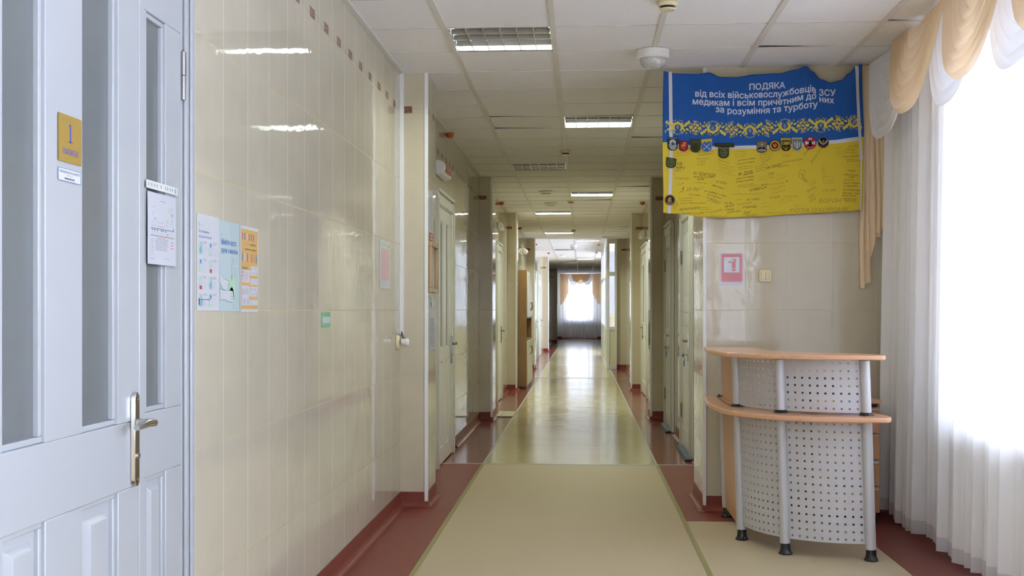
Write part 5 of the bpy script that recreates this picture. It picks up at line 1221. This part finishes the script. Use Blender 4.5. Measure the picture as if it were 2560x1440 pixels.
def d1_(d):
    for r_ in (34, 26, 18, 10):
        pts = [(r_ * .75 * math.cos(a_), 14 + r_ * .75 * math.sin(a_)) for a_ in [-.6 + 4.4 * q / 14 for q in range(15)]]; d.line(pts, 4.5, PW, 1)
    for q in range(5):
        d.line([(-36 + 4 * q, -8 - 9 * q), (-18, -2 - 9 * q), (0, -14 - 9 * q), (18, -6 - 9 * q), (36 - 4 * q, -14 - 9 * q)], 4.5, PW, 1)
    d.rect(-46, 40, 46, 62, PK, 1); d.text('НА ПЕРЕВАЛІ', 0, 46, 11, PW, 2, width=82, align='C')
patch(142, 755, shield(92, 112), PK, C_('deep_teal', (.02, .05, .06)), 'black shield patch with white ring and wave lines', d1_)
def d2_(d):
    d.poly([(-26, 2), (-10, 12), (-4, 30), (10, 34), (30, 26), (14, 22), (28, 12), (12, 10), (24, -2), (8, -2), (16, -14), (2, -12), (10, -34), (-4, -30), (-8, -14), (-18, -24), (-16, -6)], POR, 1); d.line([(-22, -20), (-6, -8), (4, -24)], 5, POR, 1)
patch(237, 768, shield(82, 96, -12), PDR, PR, 'red shield patch with an orange winged beast', d2_)
def d3_(d): d.line([(-42, 24), (-14, 32), (14, 32), (42, 26)], 3, PT, 1); d.ellipse(0, -14, 22, 24, C_('dark_olive', (.04, .045, .02)), 1)
patch(340, 768, shield(90, 118, -4), PO, PO, 'plain dark olive shield patch', d3_)
def d4_(d):
    d.poly([(-44, 52), (44, 60), (44, 34), (28, 32), (28, 42), (10, 40), (10, 30), (-8, 28), (-8, 38), (-26, 36), (-26, 26), (-44, 26)], PY, 1)
    for sg in (1, -1): d.line([(-28 * sg, -32), (30 * sg, 20)], 5, PW, 2); d.line([(-28 * sg, -18), (-16 * sg, -32)], 4, PW, 2)
patch(435, 772, shield(94, 112, 8), PY, PB, 'blue shield patch with crossed white swords', d4_)
def bow(d, r=30):
    pts = circ(r, 24); d.line(pts + [pts[0]], 3, PLG, 1); d.line([(-4, r), (14, 12), (14, -12), (-4, -r)], 3.2, PLG, 1); d.line([(-4, r), (-6, -r)], 2, PLG, 1); d.line([(-24, 0), (20, 2)], 3, PLG, 1)
def d5_(d): bow(d, 28); d.rect(-40, 34, 40, 44, PT, 1)
patch(582, 832, shield(94, 98), PO, PO, 'olive shield patch with a bow below the dark name bar', d5_)
patch(590, 765, [(-84, -16), (84, -22), (84, 14), (-84, 18)], PO, C_('dark_bar', (.03, .035, .018)), 'dark olive name bar patch', lambda d: d.lines(-60, -8, 60, 8, 1, C_('bar_text', (.07, .075, .04)), 1, .7, .1))
def d6_(d): d.rect(-2, -18, 3, 34, PW, 1); d.rect(-9, 18, 10, 22, PW, 1); d.poly([(-34, -22), (-26, 0), (-14, -8), (-4, 4), (8, -6), (20, 4), (32, -20)], PK, 1); d.line([(-30, -28), (0, -22), (32, -30)], 7, PW, 2)
patch(907, 787, [(-46, 30), (-40, 48), (0, 54), (40, 48), (48, 30), (42, 0), (46, -26), (30, -44), (0, -52), (-30, -44), (-46, -26), (-42, 0)], C_('tan_edge', (.12, .09, .05)), PT, 'tan shield patch with an upright sword', d6_)
def trid(d, m_, k_=1.0):
    d.line([(0, 26 * k_), (0, -26 * k_)], 7 * k_, m_, 2)
    for sg in (1, -1): d.line([(0, -18 * k_), (14 * sg * k_, -14 * k_), (18 * sg * k_, 6 * k_), (20 * sg * k_, 20 * k_)], 6 * k_, m_, 2); d.line([(0, -6 * k_), (10 * sg * k_, 2 * k_), (10 * sg * k_, 12 * k_)], 4 * k_, m_, 2)
def d7_(d): pts = circ(34); d.line(pts + [pts[0]], 5, PY, 1); d.poly(circ(31), PDR, 1); trid(d, PY, .72)
patch(1022, 772, circ(48), PK, PY, 'round maroon patch with yellow emblem and ring', d7_)
def d8_(d): d.text('СМП', 0, 0, 26, PY, 2, width=66, align='C', bold=1.5); d.ellipse(0, 18, 28, 14, C_('teal', (.03, .12, .11)), 1); trid(Sheet(d.o + d.vv * -30 , d.u, d.vv, d.n), PY, .5) if False else None; d.line([(-26, -14), (0, -44), (26, -14)], 5, PY, 1); d.line([(0, -8), (0, -38)], 5, PY, 1); d.rect(-38, 38, 38, 52, PY, 1); d.rect(-30, 42, 30, 46, PK, 2)
patch(1117, 768, shield(88, 116), PY, PK, 'black shield patch with yellow lettering and border', d8_)
def d9_(d): trid(d, PW, 1.25); d.rect(-36, 40, 36, 52, PLG, 1); d.poly([(-10, -26), (0, -40), (10, -26)], PW, 2)
patch(1210, 766, shield(88, 116), PW, PG, 'grey green shield patch with a white trident', d9_)
def d10_(d):
    for a_ in range(4):
        ca, sa = math.cos(a_ * math.pi / 2), math.sin(a_ * math.pi / 2); d.poly([(x * ca - y * sa, x * sa + y * ca) for x, y in ((-6, 8), (-17, 42), (17, 42), (6, 8))], PW, 1) if a_ != 2 else None
    d.poly([(-16, -30), (-12, 6), (-6, 18), (-5, 30), (5, 30), (6, 18), (12, 6), (16, -30)], PK, 2); d.line([(-26, -36), (0, -42), (26, -36)], 4, PW, 2)
patch(1320, 755, circ(54), PR, C_('bright_red', (.42, .02, .03)), 'round red patch with a white cross and dark tower', d10_)
def d11_(d):
    for sg in (1, -1):
        for q in range(4): d.line([(6 * sg, -18 + q * 3), (18 * sg, -8 + 4 * q), (34 * sg, 6 + 6 * q)], 6, PW, 1)
    d.line([(0, -26), (0, 22)], 5, PY, 2); d.line([(-8, 14), (8, 14)], 4, PY, 2); d.line([(-22, -32), (0, -38), (22, -32)], 5, PR, 2); d.line([(-30, -26), (-18, -34)], 4, PY, 2); d.line([(30, -26), (18, -34)], 4, PY, 2)
patch(1431, 753, circ(48), C_('tan_rim', (.28, .18, .10)), PK, 'round black patch with grey wings and gold anchor', d11_)
patch(128, 915, shield(90, 92, -8), PO, PO, 'olive shield patch with a bow on the left white tape', lambda d: bow(d, 30), tilt=-.08)
def d13_(d):
    pts = circ(38); d.line(pts + [pts[0]], 3, PBZ, 1); d.poly([(-16, -22), (-20, 4), (-8, 22), (8, 24), (16, 12), (8, 4), (14, -6), (18, -22), (6, -14), (0, -24)], PBZ, 2); d.line([(-22, -26), (0, -32), (22, -26)], 5, PBZ, 2)
patch(118, 1233, circ(46), C_('bronze_rim', (.20, .11, .06)), PK, 'round black patch with a bronze beast at the lower left', d13_)
